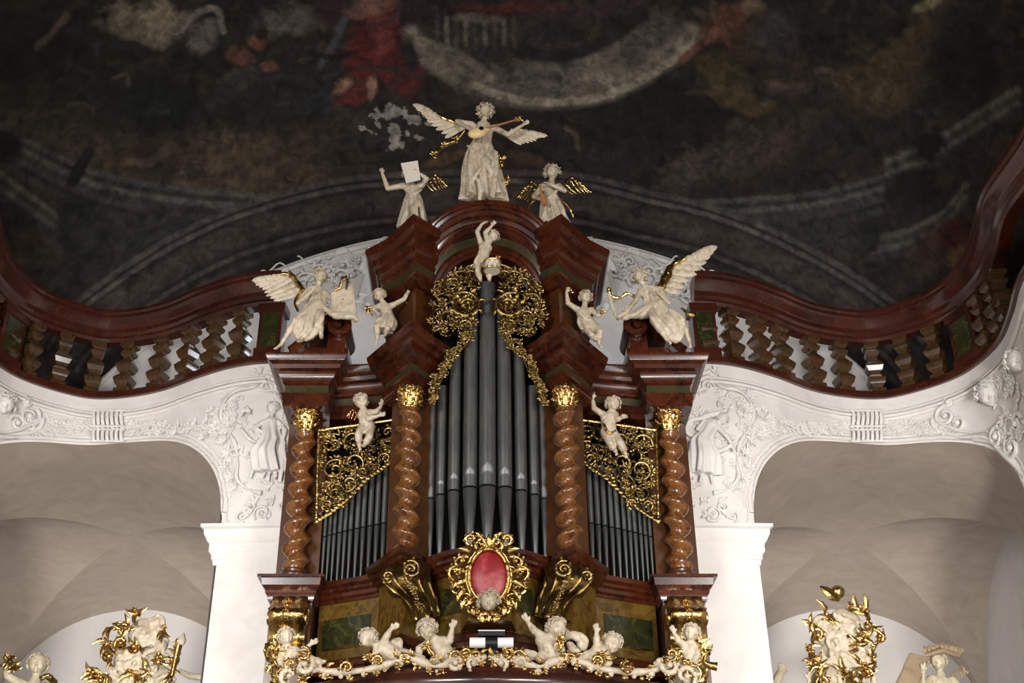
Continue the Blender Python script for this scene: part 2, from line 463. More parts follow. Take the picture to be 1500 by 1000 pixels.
mixc((n1-.45)*2.2, (66,56,46)); mixc((n2-.55)*2.2, (36,40,42)); mixc((.42-n1)*3, (30,32,32))
mixc((n3-.58)*2.2, (92,74,54)); mixc((n4*2-.1)*1.2, (74,60,46)); mixc((-n4*2-.2)*1.2, (30,29,27))
def wob(sc=1): return ((n3-.5)*30+n5*16)*sc
def blob(x, y, rx, ry, c, rot=0, soft=.5, k=1, amt=1.0):
    global col
    ca, sa_ = cos(radians(rot)), sin(radians(rot))
    dx = px-x+wob(.9*k); dy = py-y+((n2-.5)*30+n4*26+n5*14)*k
    u = (dx*ca+dy*sa_)/rx; v = (-dx*sa_+dy*ca)/ry
    d = np.sqrt(u*u+v*v)
    mixc(np.clip((1+soft/2-d)/soft, 0, 1)*amt, c)
def stroke(pts, wd, c, soft=.6, k=.3, amt=1.0):
    P2 = smoothpath([Vector((a, b, 0)) for a, b in pts], 6)
    best = np.full(px.shape, 1e9)
    qx = px+wob(k); qy = py+(n2-.5)*20*k
    for a, b in zip(P2, P2[1:]):
        dx, dy = b.x-a.x, b.y-a.y; L2 = dx*dx+dy*dy+1e-9
        t = np.clip(((qx-a.x)*dx+(qy-a.y)*dy)/L2, 0, 1)
        best = np.minimum(best, (qx-a.x-t*dx)**2+(qy-a.y-t*dy)**2)
    d = np.sqrt(best)/wd
    mixc(np.clip((1+soft/2-d)/soft, 0, 1)*amt, c)
# soft masses of the landscape
blob(90,190,110,70,(70,62,46),20,.9,1.5); blob(150,270,90,50,(88,72,48),15,.9,1.5); blob(300,225,80,60,(84,68,48),60,.8,1.2)
blob(40,70,130,70,(38,36,30),0,.9); blob(230,30,70,26,(150,138,112),5,.6,1.2); blob(420,30,50,24,(108,104,98),0,.8,1.3)
blob(320,60,60,45,(46,46,40),0,.8,1.5); blob(250,150,120,50,(34,38,36),10,.9,1.5); blob(450,120,80,40,(52,54,54),-10,.9,1.4)
blob(500,230,110,50,(74,62,46),-5,.9,1.3); blob(420,250,70,40,(92,76,54),25,.7,1.2); blob(345,240,45,55,(100,82,60),-20,.7,1)
blob(640,210,120,60,(60,52,44),0,1,1.3); blob(560,190,60,30,(66,60,54),0,.8)
blob(1080,180,170,80,(40,36,32),0,1,1.5); blob(1180,150,60,90,(62,54,46),30,.8,1.5); blob(1130,210,70,30,(84,68,58),-35,.9,1.4)
blob(980,170,120,60,(38,38,36),0,1,1.3); blob(1290,110,70,50,(92,78,46),-30,.7,1.4); blob(1350,60,30,60,(84,72,46),15,.8,1.2)
blob(1420,90,60,70,(36,32,28),0,.9,1.3); blob(870,220,110,26,(50,46,44),0,1,1.2); blob(1030,240,70,22,(90,76,66),-25,.9,1.3)
blob(640,20,160,34,(56,46,48),0,.9,1.3)
# cloth banner across the top
stroke([(600,55),(640,90),(690,118),(760,138),(850,138),(930,112),(985,76),(1010,50)], 17, (138,130,116), .7, .25)
blob(810,112,120,34,(112,106,98),-6,.7,.8); blob(900,95,70,30,(150,142,126),-25,.7,.8); blob(940,60,60,28,(104,96,88),-35,.8,.8)
stroke([(690,124),(760,146),(850,147),(930,122),(990,84),(1040,48)], 6, (172,162,140), .7, .12)
stroke([(612,60),(650,72),(690,92),(720,118)], 7, (160,152,134), .8, .2)
stroke([(770,10),(840,18),(930,0)], 14, (72,56,58), .9, .3); blob(720,60,70,34,(70,64,62),0,.8,.7)
stroke([(760,75),(830,82),(900,52),(940,20)], 10, (46,44,48), .8, .2)
# painted town on the banner
for i in range(9):
    xx = 640+i*14; stroke([(xx, 20+(i*7)%13), (xx+1, 62+(i*5)%11)], 3.4, (128,120,104) if i % 2 else (92,84,78), .8, .05, .8)
blob(700,24,36,9,(120,110,98),0,.6,.4); blob(740,12,80,8,(96,42,40),0,.6,.4)
# red-robed kneeling figure
blob(548,70,38,52,(118,28,24),20,.4,.6); blob(585,105,30,42,(104,26,28),-20,.4,.6); blob(515,140,34,15,(126,40,34),-10,.5,.6); blob(560,30,22,26,(130,42,32),30,.4,.5)
blob(545,128,7,18,(170,126,100),10,.5,.3); blob(560,60,12,28,(148,58,44),15,.7,.5); blob(500,125,18,9,(168,120,88),-30,.6,.4)
blob(540,12,36,12,(146,100,84),-10,.6,.5); blob(480,10,18,24,(70,40,46),20,.6,.6); blob(598,80,12,24,(44,44,50),-10,.7,.4)
stroke([(470,95),(490,60),(505,25)], 6, (78,82,90), .8, .2); blob(470,150,26,14,(54,60,68),-25,.8,.5)
# winged child with a book
blob(378,60,11,13,(132,84,62),0,.5,.3); blob(384,48,11,8,(60,36,28),0,.5,.3); blob(352,82,20,14,(130,76,60),25,.5,.4); blob(394,97,14,8,(138,82,64),0,.5,.3)
blob(300,52,18,26,(124,116,108),25,.6,.6); stroke([(262,50),(285,22),(315,12),(328,45)], 5, (140,130,122), .8, .2)
blob(346,122,34,14,(96,88,78),-30,.6,.5); blob(300,128,14,22,(56,50,30),0,.7,.5); blob(410,62,22,8,(60,58,36),-40,.7,.5); blob(330,140,50,16,(58,60,58),-40,.8,.6)
# right group: orange and grey figures
blob(1090,50,46,30,(92,62,36),25,.7,.9); blob(1060,30,34,20,(110,66,38),-20,.6,.7); stroke([(1000,88),(1030,62),(1068,38)], 6, (128,78,58), .7, .2)
blob(1135,55,40,36,(72,68,68),0,.7,1); blob(1105,12,16,12,(128,104,76),0,.6,.5); blob(1060,110,40,28,(84,72,34),40,.7,.9); blob(1085,150,38,18,(94,78,42),25,.7,.9)
blob(1165,95,30,24,(70,56,48),20,.8,.9); blob(1200,50,30,30,(44,38,34),0,.8,1); stroke([(1030,100),(1060,135),(1100,165),(1130,150)], 6, (96,80,44), .9, .5)
blob(1360,5,24,8,(150,148,96),-20,.6,.4); blob(1150,125,36,10,(98,78,66),0,.8,.6)
# drifting rocks, roots and drapery strokes in the murky landscape
rr_ = random.Random(77)
for i in range(70):
    x0 = rr_.uniform(0, 1500); y0 = rr_.uniform(10, 300)
    if 600 < x0 < 960 and y0 < 150: continue
    L_ = rr_.uniform(20, 70); an = rr_.uniform(-1.1, 1.1); bd = rr_.uniform(-18, 18)
    stroke([(x0, y0), (x0+L_*.5*cos(an)-bd*sin(an), y0+L_*.5*sin(an)+bd*cos(an)), (x0+L_*cos(an), y0+L_*sin(an))], rr_.uniform(2.5, 8), rr_.choice([(96,80,62),(30,28,26),(74,60,48),(60,62,60),(110,92,76),(40,34,32),(84,70,44)]), .9, .5, rr_.uniform(.35,.75))
# painted cornices at both sides
for k_, c_ in ((0,(92,94,90)),(9,(58,62,60)),(17,(104,106,100)),(26,(70,74,72)),(36,(84,86,82)),(46,(50,54,54)),(54,(66,70,68))):
    stroke([(0,186+k_),(60,218+k_),(130,250+k_),(200,268+k_),(290,280+k_),(400,290+k_)], 5, c_, .8, .1, .9)
    stroke([(1020,298+k_*.9),(1120,292+k_*.9),(1200,284+k_*.9),(1290,262+k_*.9)], 5, c_, .8, .1, .9)
for k_, c_ in ((0,(118,114,106)),(10,(76,76,74)),(20,(108,104,98)),(30,(60,60,58))):
    stroke([(1300,236+k_),(1360,212+k_),(1420,176+k_),(1490,132+k_)], 5.5, c_, .8, .1, .9)
    stroke([(1270,352+k_*.9),(1330,338+k_*.9),(1385,310+k_*.9),(1415,272+k_*.9)], 5, c_, .8, .1, .9)
    stroke([(0,255+k_),(50,292+k_),(90,320+k_),(130,335+k_)], 5, c_, .8, .1, .8)
blob(12,215,20,26,(34,34,32),0,.5,.6); blob(118,245,10,38,(34,36,34),30,.4,.4); blob(120,330,36,46,(36,38,38),-25,.5,.6); blob(1360,215,24,22,(32,30,28),0,.5,.7); blob(1340,275,36,26,(36,34,34),20,.5,.7); blob(1270,345,20,26,(38,40,40),0,.4,.4)
blob(1440,240,30,26,(64,52,46),0,.7,.9); blob(230,350,120,46,(56,58,58),0,.8,.5); blob(1190,345,90,30,(60,62,62),0,.8,.5)
blob(40,372,44,24,(98,78,54),0,.6,.6); blob(40,362,32,14,(66,50,36),0,.5,.4); blob(64,400,22,50,(66,60,52),0,.6,.4); blob(1380,370,50,36,(84,60,42),0,.7,.8); blob(1400,345,24,26,(92,36,26),20,.6,.6); blob(1410,380,26,18,(132,98,52),-20,.6,.5); blob(1340,388,20,20,(70,54,40),0,.7,.5)
# painted arch band over the organ
arc = [(60,500),(100,452),(200,378),(300,322),(400,287),(500,263),(600,254),(714,251),(850,257),(950,280),(1050,305),(1150,345),(1250,400),(1315,447),(1370,500)]
def arcoff(d): 
    out = []
    for i,(a,b) in enumerate(arc):
        q = arc[min(i+1,len(arc)-1)]; r_ = arc[max(i-1,0)]; tx, ty = q[0]-r_[0], q[1]-r_[1]; l = sqrt(tx*tx+ty*ty)
        out.append((a-ty/l*d, b+tx/l*d))
    return out
# everything below the band (towards the end wall)
stroke(arcoff(45), 46, (66,56,52), .15, .1)
stroke(arcoff(78), 26, (54,50,50), .4, .1)
for d_, w_, c_ in ((2,5,(96,90,86)),(9,3.5,(48,42,40)),(14,4,(104,98,94)),(20,3,(46,40,38)),(62,4,(40,34,32)),(68,4,(92,84,78)),(74,3,(44,38,36)),(84,3.5,(72,66,62)),(96,4,(42,38,36))):
    stroke(arcoff(d_), w_, c_, .7, .06, .9)
stroke(arcoff(40), 16, (86,74,68), .9, .5, .7)
# bronze leaves either side of the lute angel
blob(650,232,34,9,(104,78,42),-15,.4,.3); blob(775,232,34,9,(84,64,44),15,.4,.3)
# plaster where the paint has flaked away
fl = fbm(px, py, 1/16., 9)
def flake(x, y, rx, ry, rot=0, th=.5):
    ca, sa_ = cos(radians(rot)), sin(radians(rot)); dx = px-x; dy = py-y
    d = np.sqrt(((dx*ca+dy*sa_)/rx)**2+((-dx*sa_+dy*ca)/ry)**2)
    mixc(np.clip(((1.05-d)+(fl-.5)*2.6+n5*2.2)*7, 0, 1), (186,182,176))
flake(570,172,17,16); flake(575,200,9,20,-15); flake(604,174,22,7,8); flake(543,192,14,3.5,25); flake(612,202,6,5); flake(597,196,3,6); flake(588,214,4,6); flake(625,180,8,3,10); flake(556,182,5,9)
col = col*(1+.9*np.clip(n5, -.5, .5)+.5*n4)[..., None]*np.array([1.06,1.0,.94])
lum = col.mean(-1, keepdims=True); col = lum+(col-lum)*.7
X_ = X.ravel(); vs = np.stack([X_, Y.ravel(), Z.ravel()], 1)
ii = np.arange(len(yy)*nx).reshape(len(yy), nx)
q = np.stack([ii[:-1,:-1], ii[:-1,1:], ii[1:,1:], ii[1:,:-1]], -1).reshape(-1, 4)
me = bpy.data.meshes.new('ceiling'); me.vertices.add(len(vs)); me.vertices.foreach_set('co', vs.ravel().astype(np.float32))
me.loops.add(q.size); me.loops.foreach_set('vertex_index', q.ravel().astype(np.int32))
me.polygons.add(len(q)); me.polygons.foreach_set('loop_start', (np.arange(len(q))*4).astype(np.int32))
me.update(calc_edges=True); me.shade_smooth()
ca_ = me.attributes.new('paint', 'FLOAT_COLOR', 'POINT')
rgba = np.ones((len(vs), 4), np.float32); rgba[:, :3] = np.clip(col.reshape(-1, 3)*0.74, 0, 1); ca_.data.foreach_set('color', rgba.ravel())
me.materials.append(M['fresco'])
o = bpy.data.objects.new('ceiling', me); COL.objects.link(o); o['kind'] = 'structure'
# white end wall (lunette) below the dome
mb = MB(); rows = [[], []]
for i in range(81):
    x = -6.9+13.8*i/80; rows[0].append((x, YE, 7.6)); rows[1].append((x, YE, float(ceil_z(np.array(x), np.array(YE)))+.02))
mb.grid(rows); struct('wall_end', mb, 'white', 0)
mb = MB(); mb.tube([(x/10, YE-.03, float(ceil_z(np.array(x/10), np.array(YE)))-.12) for x in range(-66, 67, 2)], .05, 8)
struct('trim_lunette', mb, 'white', 50)

# ---- balustrades
def LP(z, s0, s1, step=3, off=0): return subpath(s0, s1, z, step, off)
railprof = [(-.14,0),(.02,0),(.05,.04),(.05,.08),(.09,.11),(.10,.17),(.12,.19),(.16,.26),(.21,.30),(.21,.35),(.24,.37),(.24,.42),(-.14,.42)]
balprof = [(.12,0),(.12,.05),(.08,.07),(.08,.09),(.12,.13),(.145,.20),(.145,.22),(.10,.27),(.075,.29),(.075,.31),(.11,.34),(.14,.41),(.14,.44),(.09,.51),(.065,.54),(.065,.57),(.10,.60),(.115,.65),(.08,.69),(.08,.71),(.125,.74),(.125,.80)]
BAL = {'left': [-30, 8, 42, 88, 137, 181, 227, 266, 302, 341], 'right': [1044, 1082, 1123, 1155, 1198, 1238, 1283, 1328, 1372, 1451, 1474, 1488]}
for nm, sgn in (('left',-1),('right',1)):
    s_in = plan_at(CX+300,520)[2]
    root = empty('balustrade', (sgn*4.9, 14.2, HL-.1), 'curving dark red marble balustrade on the gallery edge to the %s of the organ' % nm, 'balustrade')
    rng = (s_in, sE-.5) if sgn > 0 else (-sE+.5, -s_in)
    mb = MB(); mb.sweep(LP(8.62, *rng), railprof); obj('handrail', mb, 'redrail', root, 35)
    mb = MB(); mb.sweep(LP(HL-.07, *rng), [(-.2,0),(.05,0),(.07,.02),(.07,.05),(.03,.07),(.03,.12),(-.2,.12)]); obj('plinth', mb, 'redrail', root, 35)
    for bx in BAL[nm]:
        p, n, s = plan_at(bx, 545); c = p-n*.07
        mb = MB(); an = atan2(n.y, n.x)+pi/4; an += {266: .05, 302: -.03, 1123: .04, 1155: .0}.get(bx, ((bx*7) % 5-2)*.05)
        mb.grid([[(c.x+r_*1.2*cos(an+j*pi/2), c.y+r_*1.2*sin(an+j*pi/2), HL+.05+z_) for j in range(4)] for r_, z_ in balprof], cv=True); obj('baluster', mb, 'baluster', root, 18)
    for bx, wd in ((CX+sgn*322, .16), (CX+sgn*704, .22)):
        p, n, s = plan_at(bx, 520); c = p-n*.09; t = Vector((-n.y, n.x, 0))
        R = Matrix((t, -n, Vector((0,0,1)))).transposed()
        mb = MB(); mb.box((c.x, c.y, HL+.45), (wd, .12, .42), R); mb.box((c.x, c.y, HL+.1), (wd+.03, .14, .06), R); mb.box((c.x, c.y, HL+.8), (wd+.03, .14, .06), R)
        obj('pedestal', mb, 'redrail', root, 30)
        mb = MB(); mb.box((c.x+n.x*.122, c.y+n.y*.122, HL+.45), (wd*.7, .008, .26), R); obj('inset_panel', mb, 'green', root, 30)
# ================================================================== THE ORGAN
case = empty('organ_case', (0, 13.2, 3.5), 'tall baroque organ case of red brown and olive marbled wood with gilt carving', 'organ case')
def both(name, mb, m, sm=40, label=None, parent=None):
    a = obj(name, mb.mirror(), m, parent or case, sm); b = obj(name, mb, m, parent or case, sm)
    if label: a['label'] = label; b['label'] = label
    return a, b
def zpath(pts, z): return [(x, y, z) for x, y in pts]
def sym(pts): return [(-x, y) for x, y in reversed(pts) if x > 1e-6]+pts
# plan lines (right half, centre outwards)
bow = [(0,12.12),(.12,12.135),(.24,12.18),(.36,12.26),(.48,12.37),(.60,12.52)]
base_in = [(.62,12.62),(.90,12.22),(1.19,12.72),(1.17,12.98)]
side = [(1.17,12.98),(1.35,13.08),(1.55,13.18),(1.75,13.28),(1.93,13.36)]
outer = [(1.93,13.36),(1.93,12.93),(2.46,12.93),(2.46,13.95)]
def densify(pts, n=3): 
    return [(p.x, p.y) for p in smoothpath([Vector((x,y,0)) for x,y in pts], n)]
# back body
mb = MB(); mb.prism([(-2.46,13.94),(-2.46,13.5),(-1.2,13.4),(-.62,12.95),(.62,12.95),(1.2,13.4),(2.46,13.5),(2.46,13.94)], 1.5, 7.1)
obj('back_panel', mb, 'black', case, 0)  # black colour stands in for the dark void behind pipes and carving
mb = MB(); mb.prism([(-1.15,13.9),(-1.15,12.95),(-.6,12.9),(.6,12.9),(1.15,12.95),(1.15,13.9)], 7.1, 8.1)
obj('upper_back_panel', mb, 'black', case, 0)  # same black in place of the unlit hollow of the upper tower
# ---- base storey: olive marble body 3.62..4.14, red cornice to 4.36
bplan = densify(bow, 2)+base_in[:3]
full = bplan+[(1.17,12.98)]+densify(side, 2)[1:]
mb = MB(); mb.sweep(zpath(sym(full), 3.5), [(0,0),(0,.75)], cap=False); obj('base_body', mb, 'olive', case, 30)
corn = [(.0,0),(.03,.0),(.03,.03),(.06,.05),(.075,.09),(.11,.11),(.11,.14),(.15,.17),(.16,.22),(-.3,.22)]
mb = MB(); mb.sweep(zpath(sym(full), 4.20), corn); obj('base_cornice', mb, 'red', case, 35)
low = [(.0,.0),(.12,.0),(.13,.05),(.08,.09),(.07,.15),(.02,.19),(0,.2)]
mb = MB(); mb.sweep(zpath(sym(full), 3.36), low); obj('base_moulding', mb, 'red', case, 35)
mb = MB(); mb.sweep(zpath(sym([(x, y+.06) for x, y in full]), 2.5), [(0,0),(0,.9)], cap=False); obj('lower_wall', mb, 'red', case, 30)
# green inset panels in the base
def inset(pts, z0, z1, m='green', d=.012):
    mb = MB(); mb.sweep(zpath(pts, z0), [(0,0),(d,.0),(d,z1-z0),(0,z1-z0)]); a = both('inset_panel', mb, m, 30)
    mb = MB()
    mb.tube([(pts[0][0],pts[0][1]-d,z0)]+[(x,y-d-.004,z0) for x,y in pts]+[(pts[-1][0],pts[-1][1]-d-.004,z0)], .009, 6)
    mb.tube([(pts[0][0],pts[0][1]-d-.004,z0),(pts[0][0],pts[0][1]-d-.004,z0+.12)], .008, 6)
    both('inset_gilt_line', mb, 'gold', 30)
inset([(1.3,13.05),(1.4,13.10),(1.6,13.2),(1.8,13.3),(1.86,13.325)], 3.68, 4.02)
inset([(.26,12.19),(.36,12.26),(.48,12.37)], 3.78, 4.06)
# ---- outer pedestals with gilt consoles
mb = MB(); mb.prism([(1.97,13.95),(1.97,13.05),(2.44,13.05),(2.44,13.95)], 2.4, 4.25); both('pedestal', mb, 'amber', 30)
mb = MB(); mb.sweep(zpath([(1.97,13.4),(1.97,13.0),(2.44,13.0),(2.44,13.95)], 4.15), [(0,0),(.02,.0),(.03,.05),(.05,.08),(.05,.11),(.09,.16),(.10,.24),(.14,.24),(.14,.27),(-.5,.27)]); both('pedestal_cornice', mb, 'red', 30)
def console(x0, x1, Yf, z0, z1, depth=.2):
    """bulging gilt scroll bracket with fluted front"""
    k = 22; rows = []
    prof = []
    for i in range(k+1):
        t = i/k
        out = depth*(.35+.65*sin(pi*min(1, t*1.35))**1.2 if t < .74 else .35)
        out = depth*(1.0*exp(-((t-.62)/.23)**2)+.45*exp(-((t-.08)/.16)**2)+.12)
        prof.append((out, lerp(z0, z1, t)))
    n = 24
    for o_, z in prof:
        row = []
        for j in range(n+1):
            u = j/n; x = lerp(x0, x1, u)
            fl = .5-.5*cos(u*2*pi*3)
            row.append((x, Yf-o_*(1-.12*abs(2*u-1)**4)-.012*fl, z))
        rows.append(row)
    m_ = MB(); m_.grid(rows)
    rb = [[(x0, Yf+.02, z) for o_, z in prof], [(x0, Yf-o_*.88, z) for o_, z in prof]]; m_.grid(rb)
    rb = [[(x1, Yf+.02, z) for o_, z in prof], [(x1, Yf-o_*.88, z) for o_, z in prof]]; m_.grid(rb)
    # volutes at the sides
    for x in (x0-.012, x1+.012):
        for zc, r in ((lerp(z0,z1,.62), depth*.42), (lerp(z0,z1,.08), depth*.26)):
            pts = []; rr = []
            for i in range(26):
                a_ = i/25*2*pi*1.6; q_ = r*(1-i/34)
                pts.append((x, Yf-depth*.42+q_*sin(a_), zc+q_*cos(a_))); rr.append(.022*(1-i/50))
            m_.tube(pts, rr, 6); m_.ball((x, Yf-depth*.42, zc), .024)
    # bell drop down the middle
    xm = (x0+x1)/2
    for i in range(7):
        t = .9-i*.12; o_ = depth*(1.0*exp(-((t-.62)/.23)**2)+.45*exp(-((t-.08)/.16)**2)+.12)
        z = lerp(z0, z1, t); 
        m_.tube([(xm, Yf-o_-.02, z+.03),(xm-.02, Yf-o_-.03, z),(xm-.035, Yf-o_-.02, z-.03)], [.006,.014,.003], 6)
        m_.tube([(xm, Yf-o_-.02, z+.03),(xm+.02, Yf-o_-.03, z),(xm+.035, Yf-o_-.02, z-.03)], [.006,.014,.003], 6)
        m_.ball((xm, Yf-o_-.025, z), .014, 8, 6)
    return m_
both('gilt_console', console(2.01, 2.40, 13.0, 3.52, 4.19, .23), 'gold', 50)
# inner pedestal: big gilt S-volute sliding down towards the middle
def volute_bracket(s):
    m_ = MB(); X = lambda u: CX+s*u; rs = random.Random(3)
    ribs = [[(140,822),(151,834),(152,848),(142,862),(126,874),(113,888),(108,904)],[(128,818),(136,832),(136,848),(126,862),(112,876),(102,890),(98,905)],[(114,816),(120,830),(119,846),(110,862),(99,878),(91,892),(89,905)],[(98,820),(102,832),(101,848),(95,864),(87,880),(81,893),(80,904)],[(84,826),(86,838),(85,854),(80,868),(75,882),(72,894),(71,902)]]
    dep = [(.30,.10,.0,-.02,.03,.10,.16),(.12,-.06,-.12,-.10,.0,.08,.13),(.02,-.12,-.18,-.14,-.02,.06,.12),(.10,-.04,-.1,-.08,.02,.08,.13),(.24,.1,.06,.08,.14,.18,.2)]
    rows = []
    for r_, d_ in zip(ribs, dep):
        sp = smoothpath([P(X(u), y, 12.15+d) for (u, y), d in zip(r_, d_)], 5); rows.append(sp)
        m_.tube(sp, [.02+.006*sin(i*.8) for i in range(len(sp))], 7)
    m_.grid(rows)
    m_.grid([[p+Vector((0,.3,0)) for p in rows[0]], rows[0]]); m_.grid([[p+Vector((0,.2,0)) for p in rows[-1]], rows[-1]])
    spiral(m_, P(X(112), 834, 11.96), .10, 1.7, 1.2 if s > 0 else pi-1.2, s, .022, 0, 5, rs); spiral(m_, P(X(146), 845, 12.1), .07, 1.4, 4, -s, .018, 0, 4, rs)
    for q in range(9): sprig(m_, P(X(lerp(116,94,q/8)), lerp(850,898,q/8), lerp(11.96,12.16,q/8)), .045*(1-q*.05), rs, 5, 2)
    m_.ball(P(X(88), 903, 12.2), .04); m_.ball(P(X(104), 906, 12.2), .035)
    return m_
# ---- piers behind the columns
mb = MB(); mb.prism([(1.95,13.9),(1.95,13.22),(2.44,13.22),(2.44,13.9)], 4.3, 6.6); both('pier', mb, 'amber', 30)
mb = MB(); mb.prism([(.66,12.98),(.66,12.66),(.90,12.48),(1.14,12.74),(1.14,13.4)], 4.3, 8.0); both('inner_pier', mb, 'amber', 30)
# ---- twisted columns
def twist(cx, cy, z0, z1, R=.124, e=.037, turns=7.0, hand=1, ph=0):
    m_ = MB(); k = 150; n = 22; rows = []
    for i in range(k+1):
        t = i/k; env = min(1, t/.05, (1-t)/.05); tap = 1-.12*t
        a_ = hand*2*pi*turns*t+ph; ox, oy = e*env*cos(a_), e*env*sin(a_)
        sq = 1+.06*env*cos(4*pi*turns*t)
        rows.append([(cx+ox+R*tap*cos(2*pi*j/n), cy+oy+R*tap*sin(2*pi*j/n), lerp(z0, z1, t)) for j in range(n)])
    m_.grid(rows, cv=True); return m_
def capital(cx, cy, z0, z1, r, R, seed=0):
    m_ = MB(); h = z1-z0
    m_.lathe([(r*.95,-.02),(r*1.1,0),(r*1.1,.025),(r*.95,.04),(r*.95,h*.3),(r*1.1,h*.6),(R*.95,h*.86)], (cx,cy,z0), 20)
    # curved-sided abacus
    ab = []
    for q in range(4):
        a_ = q*pi/2+pi/4; 
        ab.append((cx+R*1.5*cos(a_)*.95, cy+R*1.5*sin(a_)*.95)); ab.append((cx+R*.98*cos(a_+pi/4), cy+R*.98*sin(a_+pi/4)))
    m_.prism(ab, z1-h*.14, z1)
    for ring, (zb, hh, nn, ph, rr) in enumerate(((z0+.02, h*.42, 8, 0, r*1.02),(z0+h*.2, h*.5, 8, pi/8, r*1.06))):
        for q in range(nn):
            a_ = ph+q*2*pi/nn; d = Vector((cos(a_), sin(a_), 0)); t_ = Vector((-sin(a_), cos(a_), 0))
            b0 = Vector((cx, cy, zb))+d*rr
            pts = [b0, b0+Vector((0,0,hh*.5))+d*.012, b0+Vector((0,0,hh*.9))+d*.035, b0+Vector((0,0,hh))+d*.07, b0+Vector((0,0,hh*.86))+d*.095]
            m_.tube(pts, [.03,.038,.034,.024,.012], 6, .4, d)
            for sgn in (-1, 1):
                m_.tube([b0+Vector((0,0,hh*.4))+t_*.02*sgn, b0+Vector((0,0,hh*.66))+t_*.05*sgn+d*.03, b0+Vector((0,0,hh*.6))+t_*.055*sgn+d*.05], [.014,.013,.006], 5)
    for q in range(4):
        a_ = q*pi/2+pi/4; d = Vector((cos(a_), sin(a_), 0)); c_ = Vector((cx,cy,z1-h*.24))+d*R*1.22
        m_.tube([c_+d*(.045*(1-i/22))*cos(i/2.6)+Vector((0,0,.045*(1-i/22)*sin(i/2.6))) for i in range(18)], .014, 6)
        m_.tube([Vector((cx,cy,z0+h*.45))+d*r*1.1, Vector((cx,cy,z0+h*.7))+d*r*1.5, c_+Vector((0,0,.04))], [.016,.018,.014], 6)
        a_ = q*pi/2; d = Vector((cos(a_), sin(a_), 0)); m_.ball(Vector((cx,cy,z1-h*.07))+d*R*1.02, (.035,.035,.035), 8, 6)
        for k_ in range(5):
            b_ = k_*2*pi/5; tt = Vector((-sin(a_), cos(a_), 0)); m_.ball(Vector((cx,cy,z1-h*.07+.035*sin(b_)))+d*(R*1.03)+tt*.035*cos(b_), .017, 6, 5)
    return m_
for sgn in (-1, 1):
    for (x, y, z0, z1, ca, cb, nm) in ((2.2,13.02,4.41,6.24,6.24,6.52,'outer'),(.905,12.40,4.41,6.24,6.24,6.50,'inner')):
        hand = -sgn if nm == 'outer' else sgn; c_ = obj('twisted_column', twist(sgn*x, y, z0+.1, z1, hand=hand, ph=(0 if sgn>0 else pi)), 'column', case, 60)
        mb = MB(); mb.lathe([(.155,0),(.165,.02),(.155,.05),(.125,.06),(.135,.085),(.12,.11),(.10,.12)], (sgn*x,y,z0), 24); obj('column_base', mb, 'amber', c_, 50)
        obj('capital', capital(sgn*x, y, ca, cb, .10, .125), 'gold', c_, 50)
# ---- lower entablature
e_in = [(.64,12.62),(.88,12.27),(1.22,12.78),(1.20,13.05)]
e_side = [(1.20,13.05),(1.4,13.10),(1.6,13.14),(1.95,13.2)]
e_out = [(1.95,13.2),(1.95,12.82),(2.44,12.82),(2.44,13.96)]
ent = e_in[:3]+e_side+e_out[1:]
arch_p = [(0,0),(.03,0),(.03,.07),(.045,.08),(.045,.14),(.07,.16)]
friz = [(0,0),(.0,.14)]
corn2 = [(.02,0),(.05,.02),(.05,.05),(.08,.08),(.10,.12),(.10,.15),(.16,.17),(.17,.22),(.22,.25),(.25,.31),(.25,.34),(-.4,.36)]
def ent_at(pts, z, k=1.0):
    mb = MB(); mb.sweep(zpath(pts, z), [(a_*k, b_*k) for a_, b_ in arch_p]+[(-.1,.16*k)]); a = mb
    mb = MB(); mb.sweep(zpath(pts, z+.16*k), [(.02,0),(.02,.13*k)]); b = mb
    mb = MB(); mb.sweep(zpath(pts, z+.28*k), [(a_*k, b_*k) for a_, b_ in corn2]); return a, b, mb
a_, b_, c_ = ent_at(ent, 6.49)
both('architrave', a_, 'red', 30); both('frieze', b_, 'band', 30); both('cornice', c_, 'red', 30)
mb = MB(); mb.prism([(.6,12.95)]+[(x,y+.0) for x,y in ent]+[(.6,13.96)], 6.49, 7.12); both('entablature_core', mb, 'red', 30)
